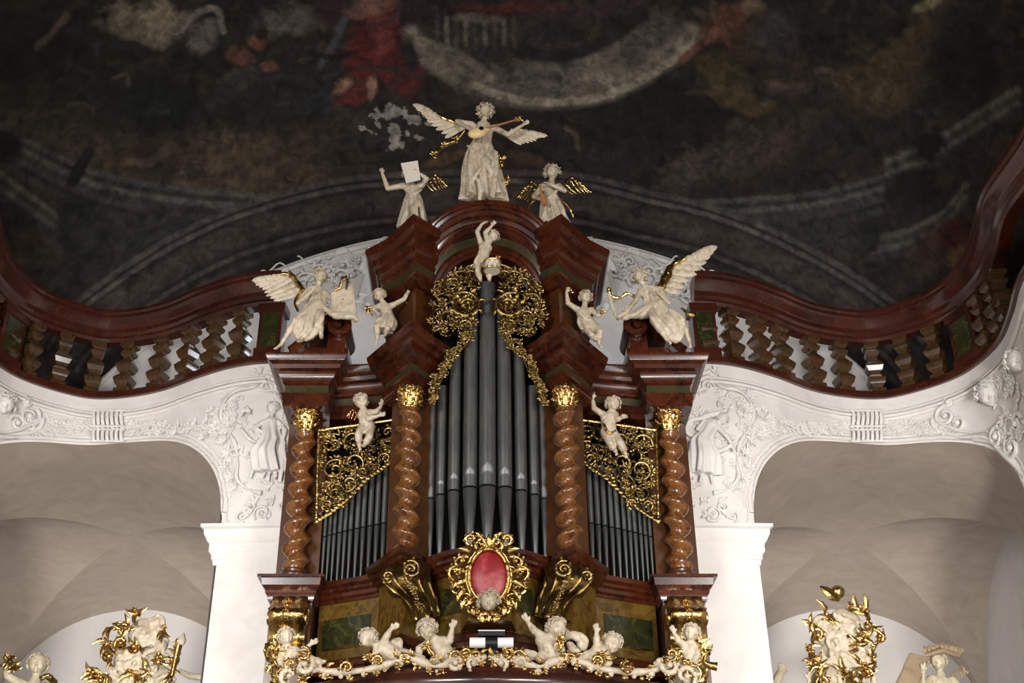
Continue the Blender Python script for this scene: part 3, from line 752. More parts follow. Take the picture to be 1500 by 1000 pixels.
# ---- blocking above the outer towers and the scroll pediments
mb = MB(); mb.prism([(1.98,13.9),(1.98,12.9),(2.36,12.9),(2.36,13.9)], 7.13, 7.36); both('tower_block', mb, 'red', 30)
def scroll_pediment():
    m_ = MB(); w = []; 
    for i in range(40):
        t = i/39
        if t < .55: 
            u = t/.55; w.append(Vector((lerp(2.42,1.86,u), 0, 7.2+.46*sin(u*pi/2)**1.3+.06*u)))
        else:
            a_ = (t-.55)/.45*2*pi*1.15; r = .15*(1-.62*(t-.55)/.45)
            w.append(Vector((1.86-r*sin(a_), 0, 7.57+r*cos(a_))))
    prof = [(0,0),(.05,.0),(.05,.03)]
    for y0, y1, ro in ((12.72,13.3,.05),(12.69,12.74,.065)):
        rows = []
        for i, p in enumerate(w):
            d = (w[min(i+1,39)]-w[max(i-1,0)]).normalized(); n_ = Vector((-d.z, 0, d.x)) if False else Vector((d.z,0,-d.x))
            rr = ro*(1-.5*i/39); c0 = p
            rows.append([c0+n_*rr+Vector((0,y0,0)), c0+n_*rr+Vector((0,y1,0)), c0-n_*rr+Vector((0,y1,0)), c0-n_*rr+Vector((0,y0,0))])
        m_.grid(rows, cv=True)
    m_.tube([(1.86,12.67,7.57),(1.86,12.74,7.57)], [.05,.06], 16)
    m_.prism([(1.72,13.3),(1.72,12.8),(2.38,12.8),(2.38,13.3)], 7.1, 7.3)
    m_.prism([(1.76,13.3),(1.76,12.76),(1.98,12.76),(1.98,13.3)], 7.12, 7.52)
    return m_
both('scroll_pediment', scroll_pediment(), 'red', 40)
# ---- upper tower between the two entablatures
u_in = [(.66,12.66),(.88,12.40),(1.16,12.76),(1.15,13.5)]
mb = MB(); mb.sweep(zpath(u_in, 7.05), [(0,0),(0,.95)]); both('upper_pier', mb, 'amber', 30)
mb = MB(); mb.sweep(zpath([(.68,12.62),(.88,12.36),(1.19,12.74),(1.19,13.4)], 7.13), [(0,0),(.1,.0),(.1,.06),(.05,.1),(.03,.22),(0,.26)]); both('upper_plinth', mb, 'red', 30)
# upper entablature with the arched bow in the middle
U0 = 7.92
diam = [(.60,12.66),(.88,12.36),(.98,12.51),(1.13,12.70),(1.32,12.86),(1.32,13.9)]
def upper(z, prof, nm, m):
    mb = MB(); mb.sweep(zpath(diam, z), prof); both(nm, mb, m, 30)
corn3 = [(.02,0),(.05,.03),(.05,.07),(.09,.1),(.12,.16),(.12,.2),(.16,.23),(.17,.29),(.17,.32),(.23,.36),(.26,.43),(.26,.47),(-.5,.5)]
upper(U0, [(0,0),(.03,0),(.03,.08),(.05,.1),(.05,.14),(.07,.17)], 'upper_architrave', 'red')
upper(U0+.17, [(.02,0),(.02,.17)], 'upper_frieze', 'band')
upper(U0+.33, corn3, 'upper_cornice', 'red')
mb = MB(); mb.prism([(.6,12.9)]+diam+[(.6,13.9)], U0, U0+.8); both('upper_core', mb, 'red', 30)
# stacked arch mouldings, one ring behind and below the other
def arc3(W_, rise, z, Y0, bowd, n=36):
    return [(W_*sin(lerp(-pi/2, pi/2, i/n)), Y0+bowd*(1-cos(lerp(-pi/2, pi/2, i/n))), z+rise*cos(lerp(-pi/2, pi/2, i/n))) for i in range(n+1)]
def archring(W_, rise, z, Y0, bowd, prof, nm, m):
    mb = MB(); path = arc3(W_, rise, z, Y0, bowd)
    # sweep with profile perpendicular to the curve: out = towards the viewer, up = away from the arch centre
    rows = []
    for i, p in enumerate(path):
        a_ = lerp(-pi/2, pi/2, i/(len(path)-1)); up = Vector((sin(a_)*.75, 0, cos(a_)+.25)).normalized()
        rows.append([Vector(p)+Vector((0,-o_,0))+up*z_ for o_, z_ in prof])
    mb.grid(rows); return obj(nm, mb, m, case, 30)
B0 = 8.02
archring(.56, .34, B0, 12.36, .28, [(-.3,0),(0,0),(.03,.0),(.03,.05),(.05,.06),(.05,.11),(.08,.13),(-.3,.13)], 'arch_architrave', 'red')
archring(.60, .40, B0+.10, 12.36, .28, [(-.3,0),(.03,0),(.03,.13),(-.3,.13)], 'arch_frieze', 'band')
archring(.63, .42, B0+.22, 12.36, .28, [(-.3,0),(.05,0),(.05,.02),(.07,.025),(.07,.05),(.10,.07),(.10,.085),(.115,.09),(.12,.12),(.14,.13),(.16,.18),(-.3,.18)], 'arch_bed_moulding', 'red')
archring(.67, .40, B0+.40, 12.36, .28, [(-.3,0),(.16,0),(.16,.03),(.18,.035),(.18,.06),(.21,.09),(.21,.105),(.23,.11),(.24,.15),(.265,.16),(.27,.185),(.28,.19),(.28,.215),(-.5,.23)], 'arch_cornice', 'red')
mb = MB(); mb.prism([(-.6,13.5),(-.6,12.7),(.6,12.7),(.6,13.5)], 8.3, 8.6); mb.prism([(-.3,13.4),(-.3,12.5),(.3,12.5),(.3,13.4)], 8.6, 8.93); obj('arch_core', mb, 'red', case, 30)
# ---- pipes
def pipe(x, y, r, zt, zm, zf, label, group, lip=True, fine=14):
    root = empty('organ_pipe', (x, y, zf), label, 'organ pipe', group)
    mb = MB(); k = max(10, fine)
    mb.lathe([(r,0),(r,zt-zm-.02),(r*1.04,zt-zm-.02),(r*1.04,zt-zm),(r*.9,zt-zm),(r*.9,zt-zm-.1)], (x,y,zm+.012), k); obj('pipe_body', mb, 'pipe', root, 50)
    mb = MB(); mb.lathe([(r*.22,0),(r*.3,.02),(r*.98,zm-zf-.01),(r*.9,zm-zf)], (x,y,zf), k); obj('pipe_foot', mb, 'pipe', root, 50)
    mb = MB(); mb.tube([(x-r*.85,y-r*.62,zm+.004),(x-r*.4,y-r*.96,zm+.008),(x+r*.4,y-r*.96,zm+.008),(x+r*.85,y-r*.62,zm+.004)], .008 if r > .05 else .005, 5); obj('pipe_mouth', mb, 'black', root, 50)
    if lip:
        h = r*2.6; rows = []
        for i in range(9):
            v = i/8; row = []
            wv = sqrt(max(0, 1-((v-.6)/.4)**2)) if v > .6 else 1
            for j in range(9):
                a_ = (-.72+1.44*j/8)*wv
                row.append((x+sin(a_)*r*1.03, y-cos(a_)*r*1.03-.002+(.012*(1-v) if r > .05 else 0), zm+.03+h*v))
            rows.append(row)
        mb = MB(); mb.grid(rows); obj('pipe_lip', mb, 'pipelip', root, 60)
ordw = ['first','second','third','fourth','fifth','sixth','seventh','eighth','ninth','tenth','eleventh','twelfth','thirteenth']
for k, (u, rp, ty) in enumerate(((0,12.6,425),(25.5,10.8,470),(49,9.2,522),(68,7.6,575),(82,6.3,578))):
    for s in ((0,) if u == 0 else (-1, 1)):
        Yp = 12.34+.36*(u/84)**2*1.0
        if s == -1 and k == 1: ty2 = 455
        else: ty2 = ty
        zt = P(CX+s*u, ty2, Yp).z; x = P(CX+s*u, 700, Yp).x; r = rp/F*(Yp/.93)
        lab = 'tallest grey pewter organ pipe in the middle of the centre field' if u == 0 else 'large grey organ pipe, %s to the %s of the tallest centre pipe' % (ordw[k-1], 'left' if s < 0 else 'right')
        pipe(x, Yp, r, zt+.06, P(CX, 715, 12.34).z, 4.3, lab, 'large pipes of the centre field', True, 24)
us = [246,239,232,225,217,209.5,201.5,192,183,173,163,153,143]
for s, nm in ((-1,'left'),(1,'right')):
    for i, u in enumerate(us):
        Yp = lerp(13.3, 13.1, i/12); pxx = CX+s*u
        x = P(pxx, 790, Yp).x; r = (us[i-1]-us[i] if i else 7)*.43/F*(Yp/.955)
        zm = P(pxx, lerp(789, 766, i/12), Yp).z; zt = P(pxx, lerp(735, 655, i/12), Yp).z
        pipe(x, Yp, r, zt, zm, 4.32, 'slender grey organ pipe, %s from the outer twisted column in the %s side field' % (ordw[i], nm), 'slender pipes of the %s side field' % nm, False, 12)
# ================================================================== GILT CARVING
def V3(px_, py_, Y_): return P(px_, py_, Y_)
def spiral(mb, c, r, turns, start, hand, wid, yo=0.0, leaves=8, rs=None, inner=.12):
    """acanthus scroll in the vertical plane through c; leaves grow from the outside"""
    rs = rs or random.Random(1); c = Vector(c); k = int(22*turns)+6; pts = []; rr = []
    for i in range(k+1):
        t = i/k; a = start+hand*2*pi*turns*t; q = r*(inner+(1-inner)*(1-t)**.9)
        pts.append(c+Vector((q*cos(a), yo-.035*t-.012*sin(6*t), q*sin(a)))); rr.append(wid*(.35+.9*sin(pi*min(1,t*.8+.15)))*(1-.35*t))
    mb.tube(pts, rr, 7, .8, (0,-1,0)); mb.ball(pts[-1]+Vector((0,-.01,0)), wid*1.25, 8, 6)
    for i in range(leaves):
        t = (i+.3)/leaves*.8; j = int(t*k); p = pts[j]; d = (pts[min(j+1,k)]-pts[max(j-1,0)]).normalized()
        n = (p-c); n.y = 0
        if n.length < 1e-5: continue
        n.normalize(); L = r*rs.uniform(.28,.5)*(1-.4*t); s_ = rs.choice((.5,.9))
        mb.tube([p, p+n*L*.4+d*L*.3+Vector((0,-.025,0)), p+n*L*.8+d*L*s_+Vector((0,-.035,0)), p+n*L*.95+d*L*(s_+.35)+Vector((0,-.01,0))], [wid*.5,wid*.8,wid*.6,wid*.15], 6, .5, (0,-1,0))
def leaf(mb, p, d, L, wd, curl=.4, n=(0,-1,0)):
    p = Vector(p); d = Vector(d).normalized(); n = Vector(n); s_ = d.cross(n)
    ax = [p, p+d*L*.35+n*L*.1, p+d*L*.7+n*L*.16+s_*L*curl*.2, p+d*L*.95+n*L*.1+s_*L*curl*.5]
    mb.tube(ax, [wd*.4,wd,wd*.75,wd*.12], 6, .4, n); mb.tube([q+n*wd*.35 for q in ax], [wd*.12,wd*.22,wd*.16,wd*.05], 5)
def sprig(mb, p, R_, rs, k=6, berries=3):
    p = Vector(p); a0 = rs.uniform(0, 6.28)
    for i in range(k):
        a = a0+i*2*pi/k+rs.uniform(-.25,.25); leaf(mb, p+Vector((0,rs.uniform(-.02,.02),0)), (cos(a), rs.uniform(-.5,.1), sin(a)), R_*rs.uniform(.7,1.15), R_*.26, rs.uniform(-1,1))
    for i in range(berries): mb.ball(p+Vector((rs.uniform(-.4,.4)*R_, -.03-rs.uniform(0,.02), rs.uniform(-.4,.4)*R_)), R_*rs.uniform(.12,.2), 7, 5)
px2m = lambda n_, Y_: n_/F*(Y_/.9)
for s_ in (-1, 1):
    obj('gilt_volute', volute_bracket(s_), 'gold2', case, 60)
# centre field: scroll ring below the arch and garlands over the pipe tops
def centre_carving(s):
    rs = random.Random(5 if s < 0 else 6); mb = MB(); X = lambda u: CX+s*u
    h = -s
    Yc = 12.17
    for (u, y, r, tu, st, hd, wd, dy) in ((34,448,26,1.6,1.2,1,.034,0),(28,447,12,1.2,.2,1,.022,-.04),(52,420,17,1.2,2.5,-1,.018,.1),(64,441,15,1.1,.5,1,.016,.16),(56,464,16,1.2,4,1,.016,.12),(70,462,13,1.1,2,-1,.014,.2),(38,408,15,1.1,.8,1,.016,.05),(72,425,11,1.2,1,1,.013,.22),(34,478,12,1.1,3,-1,.015,0),(62,485,12,1.1,3,1,.014,.2),(24,404,10,1,.4,1,.013,0),(78,445,10,1,2,1,.012,.22)):
        st_ = st if s > 0 else pi-st
        spiral(mb, V3(X(u), y, Yc+dy), px2m(r, Yc), tu, st_, hd*(1 if s > 0 else -1), wd*.95, 0, 11, rs)
    for i in range(110):
        u = rs.uniform(20 if rs.random() < .9 else 12, 84); y = rs.uniform(396, 488)
        if (u-4)**2/82**2+(y-455)**2/70**2 > 1: continue
        sprig(mb, V3(X(u), y, Yc+.12*(u/80)+.06), px2m(rs.uniform(5,9), Yc), rs, 5, 2)
    gar = smoothpath([Vector(q+(0,)) for q in ((26,480),(38,502),(56,520),(66,540),(76,560),(83,588))], 5)
    for i, g in enumerate(gar):
        w_ = 8 if i < 18 else 5
        for q in range(2): sprig(mb, V3(X(g.x+rs.uniform(-w_,w_)), g.y+rs.uniform(-4,4), 12.12+.22*(g.x/84)), px2m(rs.uniform(5,8), Yc), rs, 5, 3)
    mb.tube([V3(X(g.x-5), g.y+4, 12.2+.2*(g.x/84)) for g in gar], [.012]*len(gar), 6)
    # gilt rim of the arch
    mb.tube(smoothpath([V3(X(u), y, 12.25+.1*(u/70)) for u, y in ((4,386),(22,388),(42,398),(60,414),(76,434))], 5), .016, 6)
    return mb
for s, nm in ((-1,'left'),(1,'right')):
    o = obj('gilt_carving', centre_carving(s), 'gold2', case, 50)
# gilt scrolls on the outside of the upper piers
for s in (-1, 1):
    rs = random.Random(9); mb = MB(); u = 106
    spiral(mb, V3(CX+s*u, 438, 12.62), .14, 1.6, 1.5, s, .02, 0, 7, rs); spiral(mb, V3(CX+s*(u+6), 452, 12.6), .08, 1.2, 4, -s, .016, 0, 6, rs)
    for i in range(6): sprig(mb, V3(CX+s*(u-3+i*.6), 456+i*5, 12.62), .05*(1-i*.1), rs, 4, 2)
    obj('gilt_side_scroll', mb, 'gold2', case, 50)
# side fields: openwork panels with framed top and outer edge
def side_carving(s):
    rs = random.Random(21 if s < 0 else 22); mb = MB(); X = lambda u: CX+s*u; Ys = 12.99
    poly = [(246,630),(136,618),(134,668),(150,684),(176,702),(202,728),(226,748),(248,762)]
    def inside(u, y):
        c = False; n = len(poly)
        for i in range(n):
            (x1,y1),(x2,y2) = poly[i], poly[(i+1) % n]
            if (y1 > y) != (y2 > y) and u < (x2-x1)*(y-y1)/(y2-y1)+x1: c = not c
        return c
    cen = [(226,650,17),(196,646,15),(168,636,14),(146,634,12),(224,688,17),(196,678,15),(168,664,14),(146,656,12),(222,722,14),(203,708,13),(182,692,12),(234,740,10),(212,738,8),(150,672,10)]
    for i, (u, y, r) in enumerate(cen):
        st = rs.uniform(0, 6.28); spiral(mb, V3(X(u), y, Ys+rs.uniform(-.02,.04)), px2m(r, Ys), rs.uniform(1.1,1.5), st, rs.choice((-1,1)), .016, 0, 10, rs)
    for i in range(230):
        u = rs.uniform(134, 248); y = rs.uniform(618, 762)
        if inside(u, y): sprig(mb, V3(X(u), y, Ys+rs.uniform(0,.07)), px2m(rs.uniform(4.5,7.5), Ys), rs, 5, 1)
    edge_ = smoothpath([Vector(q+(0,)) for q in poly[2:]], 5)
    for a_, b_ in zip(edge_, edge_[1:]):
        d = Vector((s*(b_.x-a_.x), 0, -(b_.y-a_.y)))
        leaf(mb, V3(X(a_.x), a_.y, Ys-.03), d, px2m(9, Ys), px2m(3.4, Ys), rs.uniform(-1,1))
    mb.tube([V3(X(g.x), g.y-2, Ys-.02) for g in edge_], [.014]*len(edge_), 6)
    fr = MB()
    fr.tube([V3(X(132), 614, Ys-.02), V3(X(190), 622, Ys-.02), V3(X(247), 630, Ys-.02)], .018, 6)
    fr.tube([V3(X(247), 630, Ys-.02), V3(X(249), 700, Ys-.02), V3(X(250.5), 766, Ys-.02)], .018, 6)
    return mb, fr
for s in (-1, 1):
    a_, b_ = side_carving(s); c_ = obj('gilt_carving', a_, 'gold2', case, 50); obj('gilt_frame', b_, 'gold', c_, 50)
# ---- cartouche
YK = 11.72
def KP(u, y, dy=0): return V3(716+u, y, YK+dy)
mb = MB(); c0 = KP(0, 843); rows = []
for i in range(9):
    t = i/8; rows.append([c0+Vector((px2m(26,YK)*t*cos(2*pi*j/40), .02-.06*sqrt(max(0,1-t*t)), px2m(37,YK)*t*sin(2*pi*j/40))) for j in range(40)])
mb.grid(rows, cv=True)
cart = obj('cartouche_field', mb, 'crimson', case, 60)
mb = MB(); rs = random.Random(4)
ring = lambda k_, g, dy: [c0+Vector((px2m(g+26,YK)*cos(2*pi*j/k_), dy, px2m(g+37,YK)*sin(2*pi*j/k_))) for j in range(k_+1)]
mb.tube(ring(48,1,-.01), .024, 8, cap=False); mb.tube(ring(48,5,-.0), .016, 8, cap=False)
for s in (-1, 1):
    for (u, y, r, tu, st, hd, wd) in ((10,800,12,1.2,2.6,-1,.02),(26,790,9,1.2,4.5,1,.018),(40,822,12,1.2,3,1,.018),(48,838,11,1.1,5,1,.016),(44,862,12,1.2,2,-1,.017),(34,880,11,1.1,1,1,.016),(22,892,11,1.1,2,-1,.016),(10,902,10,1.1,2,1,.016)):
        spiral(mb, KP(s*u, y, .0), px2m(r,YK), tu, st if s > 0 else pi-st, hd*s, wd, 0, 6, rs)
    for (u, y, du, dy_, L, w_) in ((28,808,10,-8,.12,.03),(33,850,16,2,.15,.034),(34,862,14,10,.15,.034),(30,874,12,10,.14,.032),(20,884,6,12,.12,.03),(34,838,12,-8,.14,.03),(8,790,6,-12,.11,.03),(30,815,14,-2,.12,.026),(8,898,4,12,.1,.028),(24,872,10,14,.13,.028)):
        leaf(mb, KP(s*u, y, -.02), (s*du, 0, -dy_), L, w_, s*.8)
for a_ in (-60,-30,0,30,60): leaf(mb, KP(0, 802, -.02), (sin(radians(a_)), 0, cos(radians(a_))), .15, .026, 0)
for a_ in (-50,0,50): leaf(mb, KP(0, 892, -.02), (sin(radians(a_)), 0, -cos(radians(a_))), .14, .03, 0)
obj('cartouche_frame', mb, 'gold', case, 50)
mb = MB(); mb.prism([(-.28,12.2),(-.2,11.80),(.24,11.80),(.3,12.2)], P(716,905,YK).z, P(716,795,YK).z); obj('cartouche_backing', mb, 'olive', case, 30)

# ================================================================== GALLERY PARAPET with rocaille cresting
HP = 3.05
pp = [(714,973),(770,974),(828,976),(866,980),(905,988),(945,996),(1000,1004),(1050,1016),(1120,1030)]
hp = [PH(a, b, HP) for a, b in pp]
path = [(-q.x, q.y) for q in reversed(hp[1:])]+[(q.x, q.y) for q in hp]
path = [(p.x, p.y) for p in smoothpath([Vector((x,y,0)) for x, y in path], 4)]
par = empty('gallery_parapet', (0, 11.4, 1.5), 'dark red marble gallery parapet bowing forward along the bottom edge', 'parapet')
mb = MB(); mb.sweep(zpath(path, HP), [(-.7,-.02),(-.02,0),(.0,-.02),(.035,-.035),(.04,-.07),(.0,-.10),(-.02,-.13),(-.02,-.18),(.02,-.2),(.02,-.24),(-.03,-.3),(-.03,-1.6)]); obj('parapet_body', mb, 'redrail', par, 35)
def PP(x):
    for (xa, ya), (xb, yb) in zip(path, path[1:]):
        if xa <= x <= xb: return lerp(ya, yb, (x-xa)/(xb-xa))
    return path[0][1]
# cream and gold rocaille
cr = empty('rocaille_cresting', (0, PP(0)-.02, HP), 'wavy cream and gilt rocaille cresting running along the top of the bottom parapet', 'ornament')
white = MB(); gl = MB(); rs = random.Random(12)
wave = [(440,958),(448,972),(470,981),(500,984),(540,980),(575,970),(600,964),(625,972),(640,976),(668,968),(684,960),(699,966),(712,960)]
for s in (-1, 1):
    wp = []
    for a_, b_ in wave:
        u = 714-a_; wp.append(P(CX+s*u, b_, 11.55 if abs(u) < 150 else 11.62))
    sp = smoothpath(wp, 6); k = len(sp)
    white.tube(sp, [.022+.02*abs(sin(i*.21))+.012*sin(i*.5) for i in range(k)], 8)
    for i in range(0, k, 4):
        p = sp[i]+Vector((0,-.02,-.05)); gl.ball(p+Vector((rs.uniform(-.02,.02),0,rs.uniform(-.03,.01))), rs.uniform(.018,.032), 7, 5)
    for i in range(3, k, 5): white.ball(sp[i]+Vector((0,-.01,-.035-.02*rs.random())), rs.uniform(.02,.04), 8, 6)
    for i in range(2, k, 6):
        leaf(gl, sp[i]+Vector((0,-.03,.02)), (rs.uniform(-1,1),-.2,rs.uniform(.2,1)), rs.uniform(.06,.1), .022, 1); sprig(gl, sp[i]+Vector((0,-.02,-.06)), .045, rs, 5, 2)
    for (u, y, r) in ((269,958,10),(30,956,9),(16,962,9),(45,962,10),(206,978,9),(120,966,9),(160,968,8),(300,985,12),(288,972,10)):
        spiral(gl, P(CX+s*u, y, 11.55), px2m(r, 11.55), 1.2, rs.uniform(0,6), s, .016, 0, 6, rs)
    for (u, y, r) in ((20,972,9),(48,972,9),(268,975,12),(290,990,14)):
        spiral(white, P(CX+s*u, y, 11.53), px2m(r, 11.55), 1.0, rs.uniform(0,6), s, .024, 0, 2, rs)
    for i in range(12): sprig(gl, P(CX+s*rs.uniform(262,312), rs.uniform(950,1000), 11.7), .07, rs, 5, 2)
obj('cream_scrolls', white, 'ivory', cr, 60); obj('gilt_leaves', gl, 'gold', cr, 60)
# corner gilt ornaments of the parapet
for s, nm in ((-1,'left'),(1,'right')):
    mb = MB(); rs = random.Random(31)
    for (u, y, r) in ((310,955,15),(308,985,13),(300,1000,14)): spiral(mb, P(CX+s*u, y, 11.95), px2m(r, 12), 1.4, rs.uniform(0,6), s, .03, 0, 7, rs)
    for i in range(14): sprig(mb, P(CX+s*rs.uniform(296,318), rs.uniform(945,1000), 11.95), .06, rs, 5, 2)
    solo('gilt_corner_scroll', mb, 'gold2', 'gilt leafy scroll at the %s end of the bottom parapet' % nm, 'ornament')
# small lamp clamped above the cresting
lamp = empty('clamp_lamp', P(720, 950, 11.55), 'white cylindrical lamp with a black clamp below the crimson cartouche', 'lamp')
a_, b_ = P(688, 941, 11.5), P(752, 941, 11.5); mb = MB()
mb.tube([a_, lerp(a_, b_, .5)-Vector((.06,0,0))], .05, 20); obj('lamp_tube', mb, 'lampwhite', lamp, 40); mb = MB(); mb.tube([lerp(a_, b_, .5)+Vector((.06,0,0)), b_], .05, 20); obj('lamp_tube', mb, 'lampwhite', lamp, 40)
c_ = (a_+b_)/2; mb = MB(); mb.tube([c_-Vector((.06,0,0)), c_+Vector((.06,0,0))], .053, 20); mb.box(c_+Vector((0,.02,.085)), (.13,.05,.022)); mb.box(c_+Vector((0,.05,-.05)), (.04,.02,.05)); obj('clamp', mb, 'metalblack', lamp, 40)
mb = MB(); mb.tube([c_+Vector((-.13,-.035,.11)), c_+Vector((.13,-.035,.11))], .006, 5); obj('chrome_edge', mb, 'lampwhite', lamp, 40)
# ================================================================== FIGURES
def remesh(mb, name, m, parent, voxel, smooth=3):
    me = bpy.data.meshes.new('tmp'); base = wloc(parent)
    me.from_pydata([(x-base.x, y-base.y, z-base.z) for x, y, z in mb.v], [], mb.f); me.validate()
    t = bpy.data.objects.new('tmp', me); COL.objects.link(t)
    bm = bmesh.new(); bm.from_mesh(me); bmesh.ops.recalc_face_normals(bm, faces=bm.faces); bm.to_mesh(me); bm.free()
    r = t.modifiers.new('r', 'REMESH'); r.mode = 'VOXEL'; r.voxel_size = voxel
    if smooth: q = t.modifiers.new('s', 'SMOOTH'); q.iterations = smooth; q.factor = .5
    dg = bpy.context.evaluated_depsgraph_get(); dg.update()
    nm = bpy.data.meshes.new_from_object(t.evaluated_get(dg)); bpy.data.objects.remove(t)
    nm.name = name; nm.materials.clear(); nm.materials.append(M[m]); nm.shade_smooth()
    o = bpy.data.objects.new(name, nm); COL.objects.link(o); o.parent = parent; return o
def hand(mb, w_, d, R, side, n, curl=.3):
    """w_ wrist, d direction, side: thumb side vector, n: palm normal"""
    d = d.normalized(); s_ = side-d*side.dot(d); s_.normalize(); n = d.cross(s_)
    L = R*.62
    mb.capsule(w_+d*L*.15, w_+d*L*.75, R*.20, R*.22, 8); mb.capsule(w_+d*L*.7-s_*R*.13, w_+d*L*.7+s_*R*.16, R*.14, R*.14, 8)
    for i, (o_, l) in enumerate(((.22,.58),(.08,.68),(-.07,.62),(-.2,.46))):
        b0 = w_+d*L*.85+s_*R*o_; f = (d+s_*o_*.9).normalized(); c1 = b0+f*R*l*.5+n*R*.04*curl; c2 = c1+(f+n*curl).normalized()*R*l*.5
        mb.tube([b0-d*R*.1, b0, c1, c2], [R*.085,R*.085,R*.078,R*.05], 7)
    b0 = w_+d*L*.25+s_*R*.16; f = (d*.6+s_*.8).normalized()
    mb.tube([b0, b0+f*R*.28, b0+f*R*.3+(d*.9+s_*.3)*R*.25], [R*.1,R*.09,R*.06], 7)
def foot(mb, a, t, R):
    d = (t-a); L = max(d.length, R*.3); d = d.normalized()
    mb.capsule(a, a+d*L*.7, R*.24, R*.2, 8); s_ = d.orthogonal(); s_ = Vector((-d.z, 0, d.x)) if abs(d.y) > .7 else Vector((0,1,0)).cross(d)
    if s_.length < .1: s_ = Vector((1,0,0))
    s_.normalize()
    for i in range(5): mb.capsule(a+d*L*.7+s_*R*(.16-.08*i), a+d*L*(.98-.05*i)+s_*R*(.18-.09*i), R*.09, R*.07, 6)
def head(mb, hr, c, R, look, up, child):
    f = look.normalized(); r = up.cross(f).normalized(); u = f.cross(r).normalized()
    rot = Matrix((r, f, u)).transposed()
    mb.ball(c, (R*.86, R*.98, R*1.02), 16, 12, rot)
    fw = .84 if child else .78
    mb.ball(c+f*R*.30-u*R*.34, (R*.62, R*.62, R*.66), 14, 10, rot)          # jaw
    for s_ in (-1, 1):
        mb.ball(c+f*R*.62-u*R*.30+r*R*.34*s_, R*(.30 if child else .22), 10, 7)     # cheeks
        mb.tube([c+f*R*.86+u*R*.12+r*R*.12*s_, c+f*R*.86+u*R*.2+r*R*.34*s_, c+f*R*.7+u*R*.12+r*R*.56*s_], [R*.09,R*.1,R*.07], 6)  # brow
        mb.ball(c+f*R*.80-u*R*.02+r*R*.30*s_, (R*.13,R*.1,R*.085), 8, 6, rot)       # eyeball
        mb.tube([c+r*R*.86*s_+u*R*.12-f*R*.05, c+r*R*.98*s_-f*R*.12+u*R*.02, c+r*R*.86*s_-u*R*.2], [R*.08,R*.13,R*.07], 6)  # ear
    mb.tube([c+f*R*.88+u*R*.14, c+f*R*1.06-u*R*.14, c+f*R*1.10-u*R*.25, c+f*R*.90-u*R*.30], [R*.07,R*.09,R*.13,R*.1], 7)  # nose
    for z_, w_ in ((.44,.10),(.54,.11)):
        mb.tube([c+f*R*.84-u*R*z_-r*R*.2, c+f*R*.95-u*R*z_, c+f*R*.84-u*R*z_+r*R*.2], [R*.04,R*w_*.8,R*.04], 6)  # lips
    mb.ball(c+f*R*.78-u*R*.78, (R*.2,R*.2,R*.17), 8, 6, rot)     # chin
    return f, r, u
def curls(mb, c, R, f, r, u, rs, length=0.0, wild=1.0):
    for i in range(64):
        th = rs.uniform(0, 2*pi); ph = rs.uniform(-.45, 1)
        d = (r*cos(th)+f*sin(th))*sqrt(max(0,1-ph*ph))+u*ph
        if d.dot(f) > .42 and ph < .62: continue
        p = c+Vector(d)*R*1.0; k = 9; q0 = rs.uniform(0,6.28); a1 = Vector(d).orthogonal().normalized(); a2 = Vector(d).cross(a1); rr = R*rs.uniform(.18,.31)
        mb.tube([p+(a1*cos(q0+j*.75)+a2*sin(q0+j*.75))*rr*(1-j/14)+Vector(d)*R*(.03*j*wild) for j in range(k)], [R*.082*(1.2-.09*j) for j in range(k)], 6)
    mb.ball(c-f*R*.12+u*R*.1, (R*.93,R*.93,R*.96), 14, 10)
    if length:
        for i in range(14):
            th = rs.uniform(pi*.95, 2.05*pi); d = r*cos(th)+f*sin(th)*.8
            p = c+d*R*.85-u*R*.1
            mb.tube([p+d*R*.1*sin(j*1.4)-u*R*length*j/6+r*R*.08*cos(j*1.7) for j in range(7)], [R*.14*(1.1-j*.1) for j in range(7)], 6)
def drape(mb, rings, nf=9, amp=.10, seed=0, n=110, twist_=0.0):
    """rings: (centre, rx, ry) down the cloth; folds deepen towards the hem"""
    rs = random.Random(seed); phs = [rs.uniform(0,6.28) for _ in range(5)]; rows = []
    cs = smoothpath([Vector(r_[0]) for r_ in rings], 5); k = len(cs)
    rx = smoothpath([Vector((r_[1], r_[2], 0)) for r_ in rings], 5)
    for i in range(k):
        t = i/(k-1); row = []
        for j in range(n):
            a = 2*pi*j/n+twist_*t
            w_ = sin(nf*a+phs[0]+1.2*t)*.6+sin((nf*1.7)//1*a+phs[1]-2*t)*.35+sin(3*a+phs[2])*.3
            w_ = math.copysign(abs(w_)**.8, w_)
            g = 1+amp*(.4+1.7*t)*w_
            row.append(cs[i]+Vector((rx[i].x*g*cos(a), rx[i].y*g*sin(a), .01*sin(2*a+phs[3])*t)))
        rows.append(row)
    mb.grid(rows, cv=True); o = len(mb.v)-k*n; mb.f.append(tuple(range(o, o+n))); mb.f.append(tuple(range(o+(k-1)*n, o+k*n)))
def swag(mb, pts, rad, rs, strands=4):
    """bundle of folds following a path"""
    sp = smoothpath(pts, 6); k = len(sp)
    for q in range(strands+2):
        o_ = Vector((rs.uniform(-1,1), rs.uniform(-1,.3), rs.uniform(-1,1)))*rad*.7
        mb.tube([p+o_*(.6+.4*sin(i*.4+q*2)) for i, p in enumerate(sp)], [rad*(.2+.34*sin(pi*(i+1)/(k+1)))*(1+.2*sin(i*.9+q)) for i in range(k)], 8)
